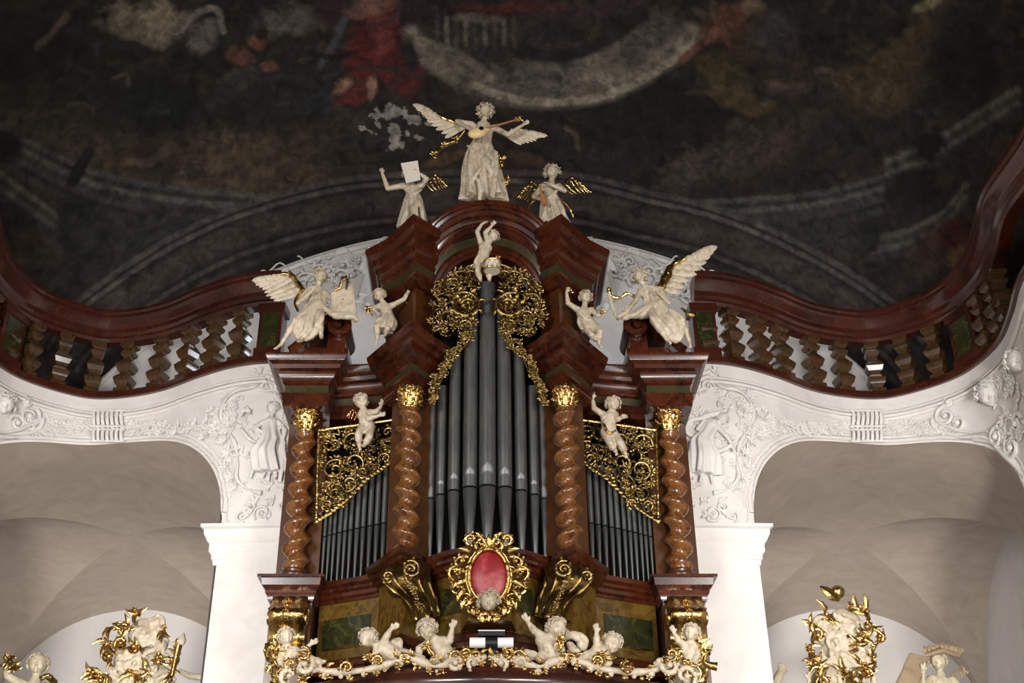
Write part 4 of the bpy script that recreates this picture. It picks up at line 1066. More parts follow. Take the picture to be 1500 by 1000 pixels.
def wing(mb, gm, root, wrist, tip, low, n=9, thick=.012, seed=0):
    """feather fan: leading edge root-wrist-tip, feathers sweep to the line tip-low"""
    root, wrist, tip, low = map(Vector, (root, wrist, tip, low)); rs = random.Random(seed)
    lead = smoothpath([root, wrist, lerp(wrist, tip, .5)], 8); k = len(lead)
    nrm = (tip-root).cross(low-root).normalized()
    if nrm.y > 0: nrm = -nrm
    L0 = (tip-root).length
    mb.tube(lead, [L0*.07*(1-.6*i/k) for i in range(k)], 8, .6, nrm)
    def trail(t): # t 0 at tip, 1 at low
        return lerp(tip, low, t)+nrm*0+(lerp(tip, low, t)-root)*(.05*sin(t*pi))
    for layer, (f0, wd, off) in enumerate(((1.0,.058,0),(.62,.052,.6),(.38,.05,1.2))):
        for i in range(n):
            t = i/(n-1); e = trail(t); b_ = lead[int((1-t)*(k-1))]
            e = b_+(e-b_)*f0*rs.uniform(.93,1.05); wv = L0*wd*(1.1-.3*abs(t-.4))
            m_ = (b_+e)/2+nrm*L0*.03
            mb.tube([b_+nrm*thick*off, lerp(b_, e, .3)+nrm*(L0*.02+thick*off), m_+nrm*thick*off, lerp(b_, e, .85)+nrm*(L0*.012+thick*off), e+nrm*thick*off*.5], [wv*.5, wv*.85, wv, wv*.8, wv*.18], 8, .3, nrm)
    if gm is not None:
        gm.tube([p+nrm*L0*.045 for p in lead[:int(k*.8)]], [L0*.055*(1-.5*i/k)+L0*.01*sin(i*2.1) for i in range(int(k*.8))], 8)
        for i in range(8): gm.ball(lead[i]+nrm*L0*.06+Vector((rs.uniform(-.3,.3),0,rs.uniform(-.3,.3)))*L0*.06, L0*.03, 7, 5)
def figure(name, label, Y0, Rpx, J, look, adult=False, m='ivory', wild=1.0, hairlen=0.0, cat='statue', group=None, face_up=(0,0,1), seed=0, voxel=None, arms=('L','R'), legs=('L','R'), body=True, handR=1.0):
    q = {}
    for k_, v in J.items(): q[k_] = P(v[0], v[1], Y0+(v[2] if len(v) > 2 else 0))
    R = Rpx/F*(Y0/ray(J['head'][0], J['head'][1]).y)
    low = min(p.z for p in q.values())
    root = empty(name, (q['head'].x if 'pelvis' not in q else q['pelvis'].x, Y0, low-.02), label, cat, group)
    mb = MB(); lookv = Vector(look)
    f, r, u = head(mb, None, q['head'], R, lookv, Vector(face_up), not adult)
    A = 1.0
    if body:
        ch = q['chest']; pe = q.get('pelvis', ch-Vector((0,0,R*2.2))); nk = q.get('neck', (q['head']+ch)/2)
        axis = (ch-pe).normalized(); sx = Vector((1,0,0)); sx = (sx-axis*sx.dot(axis)).normalized() if abs(axis.x) < .8 else Vector((0,0,1))
        if 'shL' in q and 'shR' in q: sx = (q['shR']-q['shL']).normalized()
        sw = R*(1.75 if adult else 1.1)
        shL = q.get('shL', ch-sx*sw+axis*R*.35); shR = q.get('shR', ch+sx*sw+axis*R*.35)
        cr_, wr_, pr_ = (1.18,.92,1.15) if adult else (.98,1.02,.98)
        mb.capsule(q['head']-u*R*.5-f*R*.1, nk, R*.42, R*.45); mb.capsule(nk, ch, R*.45, R*cr_*.9)
        mb.capsule(ch-sx*R*.35, ch+sx*R*.35, R*cr_*.85, R*cr_*.85); mb.capsule(ch, (ch+pe)/2, R*cr_*.95, R*wr_); mb.capsule((ch+pe)/2, pe, R*wr_, R*pr_)
        mb.capsule(pe-sx*R*.3, pe+sx*R*.3, R*pr_*.8, R*pr_*.8)
        ua, ub, fa, fb = (.48,.40,.38,.24) if adult else (.48,.41,.40,.25)
        for S_, sh in (('L', shL), ('R', shR)):
            if S_ not in arms or 'el'+S_ not in q: continue
            el, wr = q['el'+S_], q['wr'+S_]
            mb.capsule(lerp(ch, sh, .5), sh, R*ua*1.2, R*ua*1.1); mb.capsule(sh, el, R*ua, R*ub); mb.capsule(el, wr, R*fa, R*fb)
            mb.ball(lerp(el, wr, .3), R*fa*1.02)
            hd = q.get('hd'+S_); d = (hd-wr) if hd else (wr-el)
            hand(mb, wr, d, R*1.05*handR, Vector((1 if S_ == 'L' else -1, -.2, .4)), None, .35)
        ta, tb, ca, cb = (.80,.56,.52,.30) if adult else (.76,.54,.52,.29)
        for S_ in legs:
            if 'kn'+S_ not in q: continue
            kn = q['kn'+S_]; hp_ = q.get('hip'+S_, pe+(sx*R*.45*(1 if S_ == 'R' else -1)))
            mb.capsule(hp_, kn, R*ta, R*tb)
            if 'an'+S_ in q:
                an = q['an'+S_]; mb.capsule(kn, an, R*ca, R*cb); mb.capsule(lerp(kn, an, .12), lerp(kn, an, .45), R*ca, R*ca*1.05)
                to = q.get('to'+S_, an+Vector((0,-R*.8,-R*.35))); foot(mb, an, to, R)
    remesh(mb, 'body', m, root, voxel or max(.0065, R*.085), 2)
    rs = random.Random(seed+int(Rpx*10)); hb = MB(); curls(hb, q['head'], R, f, r, u, rs, hairlen, wild); obj('hair', hb, m, root, 60)
    q['_R'] = R; q['_f'] = f; q['_u'] = u
    return root, q
def cloth(root, mb, m='ivory', nm='drapery', voxel=.008, sm=1): return remesh(mb, nm, m, root, voxel, sm)
def PX(Y0): return lambda a, b, d=0: P(a, b, Y0+d)

# ---- lute angel on the top of the case
Y0 = 12.2; K = PX(Y0)
root, q = figure('lute_angel', 'ivory winged angel playing a lute on the very top of the organ', Y0, 9.6,
    dict(head=(711,163,-.05), neck=(709,176,0), chest=(706,196,0), pelvis=(704,232,0), shL=(690,182,0), elL=(670,178,-.02), wrL=(690,190,-.2), hdL=(699,192,-.26), shR=(724,187,0), elR=(744,197,-.08), wrR=(766,183,-.12), hdR=(774,178,-.13), knL=(699,258,-.12), knR=(712,262,-.05), anL=(688,288,-.05), anR=(722,288,-.1)), (-.1,-1,-.35), True, hairlen=.9, wild=2.2, seed=1)
mb = MB(); drape(mb, [(K(706,206),.11,.10),(K(703,226),.18,.14),(K(704,250,-.03),.22,.17),(K(707,278,-.03),.235,.18),(K(708,295,-.02),.25,.20)], 9, .17, 3)
swag(mb, [K(722,216,-.1),K(706,244,-.2),K(694,262,-.2),K(686,286,-.16)], .04, random.Random(12), 4); swag(mb, [K(726,222,-.1),K(728,250,-.17),K(722,290,-.2)], .04, random.Random(13), 4); swag(mb, [K(700,262,-.22),K(704,280,-.22),K(702,293,-.2)], .035, random.Random(14), 3); swag(mb, [K(686,214,-.1),K(700,226,-.17),K(716,246,-.18),K(728,268,-.14),K(735,284,-.1)], .035, random.Random(2), 4); swag(mb, [K(684,222,-.1),K(682,250,-.1),K(681,288,-.1)], .03, random.Random(3), 3)
drape(mb, [(K(708,182),.09,.075),(K(707,196),.12,.10),(K(705,212),.11,.095)], 6, .1, 4)
cloth(root, mb, 'ivory')
mb = MB(); mb.ball(K(711,237,-.19), (.07,.035,.10), 12, 9); obj('bare_knee', mb, 'stone', root)
for a_ in ([K(680,192,-.05),K(668,206,.02),K(650,214,.03),K(636,228,.0)], [K(728,226,-.05),K(736,236,-.02),K(732,246,-.02)], [K(738,258,0),K(743,264,-.02),K(738,270,0)]):
    g = MB(); swag(g, a_, .03, random.Random(8), 4)
    for p_ in a_[1:]: sprig(g, p_+Vector((0,-.03,0)), .06, random.Random(int(p_.z*99)), 5, 2)
    obj('gilt_sash', g, 'gold', root, 60)
for pts in ((K(682,186,.08),K(655,178,.08),K(606,153,.06),K(652,202,.08)),(K(742,200,.08),K(752,190,.08),K(801,199,.06),K(764,212,.08))):
    a_ = MB(); g = MB(); wing(a_, g, *pts, n=9, seed=2); w_ = obj('wing', a_, 'ivory', root, 60); obj('gilt_wing_edge', g, 'gold', w_, 60)
lu = empty('lute', K(700,194,-.28), 'pale yellow lute with a long neck held by the topmost angel', 'lute')
c_ = K(700,194,-.27); ax = (K(780,169,-.18)-c_).normalized(); mb = MB()
rot = Matrix((ax, Vector((0,1,0)), ax.cross(Vector((0,1,0))))).transposed()
mb.ball(c_, (.14,.06,.085), 20, 12, rot); mb.ball(c_+ax*.06, (.12,.05,.055), 16, 10, rot); obj('lute_body', mb, 'lute', lu, 60)
mb = MB(); mb.tube([c_+ax*.1+Vector((0,-.03,0)), c_+ax*.58+Vector((0,-.01,0))], [.022,.016], 8, .6); obj('lute_neck', mb, 'pinkwood', lu)
mb = MB(); e = c_+ax*.6; mb.tube([c_+ax*.56, e+Vector((.02,0,.01)), e+Vector((.06,0,-.02))], [.02,.024,.014], 8)
for i in range(4): mb.tube([c_+ax*(.55+.03*i)+Vector((0,0,-.04)), c_+ax*(.55+.03*i)+Vector((0,0,.04))], .007, 5); mb.ball(c_+ax*(.55+.03*i)+Vector((0,0,.045)), .012, 6, 5)
obj('pegbox', mb, 'gold', lu)
mb = MB(); mb.tube([c_+ax*.05+Vector((0,-.062,0)), c_+ax*.05+Vector((0,-.066,0))], .03, 16); obj('sound_hole', mb, 'black', lu)

# ---- putto with a music sheet, top left
Y0 = 12.62; K = PX(Y0)
root, q = figure('putto', 'ivory putto hiding its face behind a blank sheet on the top left cornice', Y0, 9.5,
    dict(head=(600,255,-.02), chest=(604,278), pelvis=(607,297), shL=(590,272), elL=(568,276,-.04), wrL=(560,254,-.06), hdL=(557,244,-.06), shR=(618,271), elR=(625,262,-.08), wrR=(614,254,-.12), knL=(597,318,-.06), knR=(614,318,-.06)), (.1,-1,-.2), seed=2, legs=('L','R'))
mb = MB(); drape(mb, [(K(605,284),.085,.08),(K(606,296),.12,.10),(K(606,315),.15,.13),(K(605,333,-.02),.175,.15)], 7, .16, 5); swag(mb, [K(592,276,-.08),K(604,284,-.1),K(618,278,-.08)], .022, random.Random(2), 3); swag(mb, [K(594,294,-.1),K(596,312,-.16),K(589,332,-.12)], .035, random.Random(5), 4); swag(mb, [K(614,294,-.1),K(618,312,-.16),K(622,330,-.12)], .035, random.Random(6), 4); swag(mb, [K(604,300,-.12),K(606,316,-.15),K(604,332,-.14)], .03, random.Random(7), 3); cloth(root, mb)
mb = MB(); wing(mb, None, K(622,268,.06), K(638,256,.06), K(656,273,.06), K(636,280,.06), n=6); obj('gilt_wing', mb, 'gold', root, 60)
mb = MB(); v = [K(587,239,-.14),K(612,235,-.14),K(616,263,-.16),K(595,268,-.16)]; mb.add(v+[p+Vector((0,.012,0)) for p in v], [(0,1,2,3),(4,5,6,7),(0,1,5,4),(1,2,6,5),(2,3,7,6),(3,0,4,7)])
solo('music_sheet', mb, 'paper', 'blank cream sheet held up by the putto on the top left cornice', 'sheet', smooth=0)
# ---- putto with a violin, top right
root, q = figure('putto', 'ivory putto playing a fiddle on the top right cornice', Y0, 9.3,
    dict(head=(809,252,-.02), chest=(807,279), pelvis=(806,299), shL=(795,273), elL=(782,288,-.04), wrL=(794,292,-.13), shR=(819,273), elR=(827,279,-.1), wrR=(806,270,-.17), knL=(799,318,-.07), knR=(816,318,-.06)), (-.25,-1,-.35), wild=2.2, seed=3)
mb = MB(); drape(mb, [(K(807,286),.09,.085),(K(808,299),.13,.11),(K(810,316),.155,.13),(K(812,334,-.02),.19,.15)], 7, .17, 7); swag(mb, [K(818,274,-.08),K(808,286,-.1),K(796,294,-.08)], .022, random.Random(2), 3); swag(mb, [K(797,294,-.1),K(799,312,-.16),K(793,332,-.12)], .035, random.Random(5), 4); swag(mb, [K(818,294,-.1),K(824,312,-.16),K(832,332,-.12)], .04, random.Random(6), 4); swag(mb, [K(808,300,-.12),K(811,316,-.15),K(812,332,-.14)], .03, random.Random(7), 3); cloth(root, mb)
for pts in ((K(822,274,.06),K(838,260,.06),K(866,281,.06),K(840,284,.06)),(K(792,276,.06),K(778,266,.06),K(758,289,.06),K(776,296,.06))):
    mb = MB(); wing(mb, None, *pts, n=6); obj('gilt_wing', mb, 'gold', root, 60)
g = MB(); swag(g, [K(790,290,-.05),K(776,300,-.05),K(772,316,-.05)], .018, random.Random(4), 3); obj('gilt_sash', g, 'gold', root, 60); g = MB(); swag(g, [K(820,292,-.08),K(834,304,-.08),K(840,318,-.05)], .02, random.Random(5), 3); obj('gilt_sash', g, 'gold', root, 60)
vi = MB(); a_, b_ = K(790,270,-.2), K(798,300,-.22); vi.tube([a_, lerp(a_,b_,.4), lerp(a_,b_,.55), lerp(a_,b_,.75), b_], [.012,.014,.04,.032,.045], 10, .4, (0,-1,0)); vi.tube([K(782,286,-.22),K(812,262,-.24)], .006, 5)
solo('fiddle', vi, 'pinkwood', 'small brown fiddle with its bow held by the putto on the top right cornice', 'fiddle')
# ---- drummer
Y0 = 11.96; K = PX(Y0)
root, q = figure('drummer_putto', 'ivory putto with both arms raised over a little drum under the arch', Y0, 8.6,
    dict(head=(722,346,-.02), chest=(711,363), pelvis=(706,380), shL=(704,355), elL=(699,339,-.03), wrL=(706,328,-.06), hdL=(713,325,-.07), shR=(715,356), elR=(711,341,-.1), wrR=(720,331,-.12), knL=(700,397,-.04), anL=(704,411,-.02), knR=(716,398,-.05), anR=(717,411,-.02)), (.35,-1,-.5), seed=4)
mb = MB(); drape(mb, [(K(707,374),.065,.06),(K(705,382),.085,.07),(K(703,390),.08,.07)], 6, .15, 9); cloth(root, mb)
dr = empty('drum', K(721,397,-.14), 'small cream side drum with gilt hoops and zigzag cords', 'drum'); c_ = K(721,397,-.14)
mb = MB(); mb.lathe([(.0,0),(.095,0),(.095,.13),(0,.13)], c_, 24); obj('drum_shell', mb, 'paper', dr)
mb = MB()
for z in (.01,.12): mb.tube([c_+Vector((.1*cos(2*pi*j/24),.1*sin(2*pi*j/24),z)) for j in range(25)], .012, 6)
obj('hoop', mb, 'gold', dr)
mb = MB(); mb.tube([c_+Vector((.1*cos(2*pi*j/20),.1*sin(2*pi*j/20),.02 if j % 2 else .11)) for j in range(21)], .004, 4); obj('drum_cord', mb, 'brownbook', dr)
mb = MB(); sprig(mb, c_+Vector((.06,-.02,.17)), .045, random.Random(3)); mb.tube([c_+Vector((.06,0,.1)), c_+Vector((.06,-.01,.18))], .03, 8); obj('gilt_knob', mb, 'gold', dr)
# ---- big seated angels
Y0 = 12.68; K = PX(Y0)
root, q = figure('seated_angel', 'ivory winged angel leaning on a carved psaltery on the left scroll pediment', Y0, 9.8,
    dict(head=(470,405,-.05), chest=(462,430), pelvis=(464,456,.02), shL=(449,428), elL=(437,444,-.08), wrL=(455,428,-.18), shR=(476,429), elR=(490,440,-.08), wrR=(500,452,-.12), knL=(433,470,-.2), anL=(412,504,-.15), toL=(402,512,-.2), knR=(468,472,-.24), anR=(471,494,-.2)), (.5,-1,-.15), True, wild=1.8, seed=5)
mb = MB()
drape(mb, [(K(462,424),.12,.10),(K(464,440),.12,.11),(K(465,452),.15,.13)], 7, .12, 11)
mb.capsule(K(464,452,-.05),K(451,484,-.12),.13,.13); mb.capsule(K(464,452,-.05),K(440,470,-.14),.12,.09)
for a_ in ([K(464,450,-.05),K(446,462,-.16),K(436,478,-.18),K(442,494,-.16)], [K(470,455,-.1),K(470,470,-.24),K(462,488,-.2),K(448,497,-.16)], [K(478,452,-.05),K(494,462,-.12),K(516,462,-.12),K(524,470,-.08)], [K(456,458,-.1),K(452,480,-.2),K(440,500,-.12)]): swag(mb, a_, .062, random.Random(int(a_[0].x*100)), 6)
cloth(root, mb)
for pts in ((K(446,430,.08),K(424,404,.08),K(368,411,.05),K(402,440,.08)),):
    a_ = MB(); g = MB(); wing(a_, g, *pts, n=9, seed=4); w_ = obj('wing', a_, 'ivory', root, 60); obj('gilt_wing_edge', g, 'gold', w_, 60)
g = MB(); swag(g, [K(444,424,-.05),K(432,440,-.05),K(436,456,-.08)], .022, random.Random(2), 4); obj('gilt_sash', g, 'gold', root, 60); g = MB(); swag(g, [K(424,398,.02),K(432,408,0),K(438,420,0)], .022, random.Random(6), 3); obj('gilt_sash', g, 'gold', root, 60)
ps = empty('psaltery', K(503,455,-.1), 'cream carved psaltery with a gilt crest beside the left seated angel', 'psaltery')
mb = MB(); poly = [(486,430),(496,424),(508,424),(516,418),(519,440),(521,460),(510,458),(498,462),(488,452)]
v = [K(a_, b_, -.14) for a_, b_ in poly]; n_ = len(v); mb.add(v+[p+Vector((0,.05,0)) for p in v], [tuple(range(n_)), tuple(range(n_, 2*n_))]+[(i, (i+1) % n_, n_+(i+1) % n_, n_+i) for i in range(n_)])
for i in range(n_): mb.tube([v[i], v[(i+1) % n_]], .014, 6)
obj('psaltery_board', mb, 'ivory', ps)
mb = MB(); mb.tube([K(490,426,-.15),K(498,422,-.17),K(501,408,-.17),K(506,405,-.17),K(509,412,-.17),K(507,424,-.16)], [.014,.02,.02,.026,.02,.014], 8); obj('gilt_crest', mb, 'gold', ps, 60)
mb = MB(); 
for a_, b_ in ((502,438),(509,446)): mb.ball(K(a_,b_,-.145), (.018,.008,.018), 8, 6)
obj('sound_hole', mb, 'stone', ps)
root, q = figure('seated_angel', 'ivory winged angel with a harp on the right scroll pediment, one wing raised', Y0, 10.2,
    dict(head=(936,405,-.05), chest=(952,430), pelvis=(962,455,.02), shL=(939,426), elL=(930,442,-.1), wrL=(918,452,-.16), shR=(966,424), elR=(979,443,-.06), wrR=(968,432,-.16), knL=(958,470,-.26), anL=(978,498,-.2), toL=(984,504,-.26), knR=(998,468,-.18), anR=(1010,500,-.14), toR=(1012,510,-.2)), (-.6,-1,-.1), True, wild=1.6, seed=6)
mb = MB()
drape(mb, [(K(953,424),.12,.10),(K(957,440),.12,.11),(K(962,452),.15,.13)], 7, .12, 13)
mb.capsule(K(964,452,-.05),K(985,484,-.14),.13,.14); mb.capsule(K(960,452,-.05),K(938,460,-.12),.12,.07)
for a_ in ([K(944,448,-.1),K(930,460,-.16),K(914,464,-.12)], [K(956,452,-.1),K(960,470,-.26),K(974,486,-.2),K(990,500,-.14)], [K(970,450,-.08),K(990,462,-.2),K(1000,478,-.2),K(990,500,-.15)], [K(964,456,-.1),K(984,474,-.22),K(988,496,-.15)]): swag(mb, a_, .062, random.Random(int(a_[0].x*100)), 6)
cloth(root, mb)
a_ = MB(); g = MB(); wing(a_, g, K(968,424,.08), K(984,392,.08), K(1050,361,.05), K(996,428,.08), n=9, seed=5); w_ = obj('wing', a_, 'ivory', root, 60); obj('gilt_wing_edge', g, 'gold', w_, 60)
g = MB(); swag(g, [K(1000,452,.02),K(1008,460,0),K(1016,462,0)], .03, random.Random(2), 4); obj('gilt_sash', g, 'gold', root, 60); g = MB(); swag(g, [K(972,420,-.02),K(982,404,-.02),K(980,390,0)], .024, random.Random(6), 4); obj('gilt_sash', g, 'gold', root, 60)
ha = empty('harp', K(905,464,-.15), 'small cream harp with gilt top beside the right seated angel', 'harp')
mb = MB(); mb.tube(smoothpath([K(892,430,-.15),K(896,446,-.15),K(904,466,-.15)], 4), [.022]*9, 8); mb.tube([K(904,466,-.15),K(918,458,-.15),K(930,440,-.15)], [.045,.05,.02], 10, .6); obj('harp_frame', mb, 'ivory', ha)
mb = MB(); mb.tube(smoothpath([K(892,424,-.15),K(896,434,-.15),K(908,436,-.15),K(918,430,-.15),K(929,434,-.15)], 5), [.02+.008*sin(i) for i in range(21)], 8); mb.ball(K(892,424,-.15), .03); obj('gilt_neck', mb, 'gold', ha)
mb = MB()
for i in range(6): mb.tube([K(898+i*5,436,-.15), K(902+i*4.4,464-i*3.6,-.15)], .003, 4)
obj('strings', mb, 'stone', ha)
# ---- mid putti
Y0 = 12.5; K = PX(Y0)
root, q = figure('putto', 'ivory putto raising one arm beside the left seated angel', Y0, 8.6,
    dict(head=(556,432,-.02), chest=(565,451), pelvis=(568,468), shL=(556,448), elL=(546,452,-.04), wrL=(552,458,-.1), shR=(577,446), elR=(592,438,-.03), wrR=(601,422,-.02), hdR=(605,412,-.02), knL=(552,478,-.14), anL=(553,497,-.06), toL=(550,507,-.1), knR=(568,481,-.14), anR=(564,492,-.06)), (-.4,-1,-.4), seed=7)
mb = MB(); drape(mb, [(K(567,462),.085,.08),(K(566,472,-.04),.12,.11),(K(562,484,-.08),.12,.09)], 7, .16, 15); cloth(root, mb)
g = MB(); sprig(g, K(540,453), .07, random.Random(1)); swag(g, [K(536,448),K(540,456),K(546,462)], .02, random.Random(1), 3); obj('gilt_wing', g, 'gold', root, 60)
root, q = figure('putto', 'smiling ivory putto with lifted hand on the right slope of the cornice', Y0, 9.2,
    dict(head=(858,435,-.02), chest=(855,459), pelvis=(860,477), shL=(844,452), elL=(832,444,-.03), wrL=(830,428,-.04), hdL=(832,420,-.04), shR=(867,454), elR=(876,462,-.06), wrR=(882,458,-.1), knL=(866,490,-.13), anL=(872,498,-.06), knR=(879,486,-.12), anR=(877,503,-.05), toR=(882,510,-.1)), (.1,-1,-.35), seed=8)
mb = MB(); drape(mb, [(K(856,464),.085,.08),(K(860,474),.11,.10),(K(866,484,-.04),.11,.09)], 7, .15, 16); swag(mb, [K(846,456,-.08),K(856,464,-.1),K(866,470,-.08)], .02, random.Random(1), 3); cloth(root, mb)
g = MB(); sprig(g, K(882,456,-.12), .06, random.Random(1)); sprig(g, K(834,426,.04), .06, random.Random(4)); obj('gilt_flower', g, 'gold', root, 60)
# ---- putti on the side carvings
Y0 = 12.84; K = PX(Y0)
root, q = figure('putto', 'ivory putto seen from its side on the left gilt side carving', Y0, 10.2,
    dict(head=(529,587,-.02), chest=(535,608), pelvis=(537,625), shL=(530,604), elL=(540,613,-.1), wrL=(554,609,-.12), shR=(542,604), elR=(552,603,-.02), wrR=(558,595,-.04), hdR=(560,589,-.04), knL=(525,636,-.12), anL=(526,652,-.06), toL=(528,660,-.08), knR=(541,640,-.12), anR=(533,653,-.06)), (.9,-.7,-.1), seed=9)
mb = MB(); swag(mb, [K(545,622,-.08),K(534,632,-.1),K(524,630,-.08)], .025, random.Random(1), 3); cloth(root, mb)
g = MB(); wing(g, None, K(524,606,.08), K(516,600,.08), K(508,610,.08), K(518,616,.08), n=4); obj('gilt_wing', g, 'gold', root, 60)
root, q = figure('putto', 'naked ivory putto with raised arm on the right gilt side carving', Y0, 10.6,
    dict(head=(898,591,-.02), chest=(892,613), pelvis=(892,633), shL=(882,606), elL=(870,598,-.03), wrL=(868,584,-.03), hdL=(868,575,-.03), shR=(901,607), elR=(904,614,-.08), wrR=(910,612,-.12), knL=(894,649,-.1), anL=(902,661,-.03), toL=(904,667,-.07), knR=(909,649,-.12), anR=(916,664,-.03), toR=(918,671,-.07)), (.35,-1,-.25), seed=10)
mb = MB(); swag(mb, [K(884,620,-.08),K(892,634,-.1),K(902,630,-.08)], .02, random.Random(1), 3); obj('gilt_cloth', mb, 'gold', root, 60)
g = MB(); sprig(g, K(913,610,-.1), .05, random.Random(1)); obj('gilt_flower', g, 'gold', root, 60)
# ---- cherub head on the cartouche
root, q = figure('cherub_head', 'grey ivory cherub head at the foot of the crimson cartouche', 11.6, 14, dict(head=(716,880,0)), (0,-1,-.3), m='stone', body=False, seed=11, wild=1.6, cat='cherub')
# ---- putti along the parapet
Y0 = 11.72; K = PX(Y0)
def bp(label, Rpx, J, look, seed, extra=None, gold=None, m='ivory'):
    root, q = figure('putto', label, Y0, Rpx, J, look, seed=seed, m=m)
    if extra:
        mb = MB()
        for i, (pts, rad, n_) in enumerate(extra): swag(mb, [K(*p) for p in pts], rad, random.Random(seed+i), n_)
        cloth(root, mb)
    if gold:
        g = MB()
        for i, (pts, rad, n_) in enumerate(gold): swag(g, [K(*p) for p in pts], rad, random.Random(seed+i), n_); sprig(g, K(*pts[0]), rad*2.2, random.Random(seed))
        obj('gilt_wing', g, 'gold', root, 60)
    return root
bp('ivory putto kneeling at the left end of the bottom parapet', 12, dict(head=(419,932,-.02), chest=(424,958), pelvis=(423,980), shL=(415,951), elL=(410,966,-.05), wrL=(414,978,-.08), shR=(432,951), elR=(442,957,-.08), wrR=(454,944,-.1), hdR=(461,940,-.1), knR=(446,976,-.12), anR=(462,972,.05), knL=(420,1000,-.1)), (.5,-1,0), 20,
   [([(440,966,-.05),(456,968,-.08),(474,970,-.05)],.055,6), ([(430,985,-.08),(450,980,-.1),(470,978,-.08)],.05,5)], [([(404,950,.05),(402,962,.05),(408,975,.05)],.04,4)])
bp('curly ivory putto lying with one arm raised on the left of the bottom parapet', 13.2, dict(head=(539,934,-.05), chest=(560,950), pelvis=(584,963), shL=(553,950), elL=(550,966,-.05), wrL=(560,972,-.08), shR=(560,944), elR=(566,932,-.06), wrR=(572,922,-.06), hdR=(578,918,-.06), knL=(606,964,-.08), anL=(624,972,.02), knR=(606,960,.05)), (-.55,-1,-.1), 21,
   [([(572,944,.08),(580,940,.05),(586,950,.05)],.05,5), ([(590,962,-.05),(606,962,-.08),(622,966,-.05)],.04,4)], [([(540,962,-.02),(546,968,-.04),(550,972,-.02)],.03,4)])
bp('ivory putto bowing its head and waving, left of the white lamp', 14, dict(head=(626,921,-.08), chest=(642,944), pelvis=(655,962), shL=(626,944), elL=(614,950,-.05), wrL=(614,964,-.06), shR=(649,938), elR=(659,938,-.05), wrR=(662,922,-.06), hdR=(666,910,-.06), knL=(636,968,-.08), knR=(664,974,-.05)), (-.1,-1,-.9), 22,
   [([(648,950,-.05),(656,962,-.08),(664,968,-.05)],.04,4)], [([(626,946,-.08),(632,956,-.08),(638,962,-.05)],.03,4)])
bp('curly ivory putto stretching its arm up, right of the white lamp', 14.6, dict(head=(816,920,-.05), chest=(800,940), pelvis=(806,960), shL=(795,932), elL=(783,924,-.05), wrL=(774,912,-.06), hdL=(769,904,-.06), shR=(812,942), elR=(822,950,-.08), wrR=(824,962,-.08), knL=(792,964,-.08), knR=(826,966,-.08)), (.4,-1,-.3), 23,
   [([(826,936,.08),(842,932,.05),(852,940,.05),(856,952,.05)],.06,7), ([(758,956,-.02),(772,958,-.04),(790,962,-.04)],.05,5), ([(796,944,-.06),(802,954,-.08),(806,962,-.05)],.04,4), ([(830,945,.02),(840,955,.0),(848,962,.0)],.06,5)], [([(820,938,-.14),(822,946,-.14),(818,954,-.12)],.03,4)])
bp('ivory putto with round curly head turned down, further right on the bottom parapet', 13.6, dict(head=(897,941,-.05), chest=(880,956), pelvis=(866,966,.05), shL=(876,950), elL=(874,938,-.05), wrL=(874,927,-.06), hdL=(873,920,-.06), shR=(888,960), elR=(892,970,-.06), wrR=(886,976,-.08), knL=(850,968,-.02), knR=(856,974,-.05)), (-.5,-1,-.6), 24,
   [([(862,956,.05),(868,964,.02),(876,970,.0)],.045,5)], [([(882,960,-.1),(892,964,-.1),(900,964,-.08)],.03,5)])
bp('ivory putto standing with a raised hand at the right end of the bottom parapet', 12, dict(head=(1013,926,-.02), chest=(1010,953), pelvis=(1012,976), shL=(1002,944), elL=(994,938,-.05), wrL=(988,928,-.06), hdL=(985,921,-.06), shR=(1018,946), elR=(1022,958,-.06), wrR=(1016,968,-.1), knL=(1006,996,-.1), knR=(1018,996,-.1)), (-.5,-1,-.1), 25,
   [([(962,976,-.05),(978,968,-.08),(996,968,-.05)],.06,6), ([(980,984,-.08),(994,980,-.08),(1008,986,-.08)],.05,5)], [([(1020,980,.0),(1010,986,-.1),(1000,992,-.1)],.03,4)])
ho = MB(); ho.tube(smoothpath([K(1022,946,-.04),K(1030,944,0),K(1034,956,0),K(1032,968,0),K(1040,974,0),K(1050,976,0)], 5), [.035,.036,.036,.034,.03,.028,.024,.02,.018,.018,.018,.018,.018,.018,.018,.02,.022,.026,.03,.034,.036,.038,.04,.042,.044,.046], 10)
ho.box(K(1031,944,0), (.06,.05,.05)); solo('gilt_horn', ho, 'gold', 'gilt horn with a boxy mouthpiece behind the putto at the right end of the parapet', 'horn')

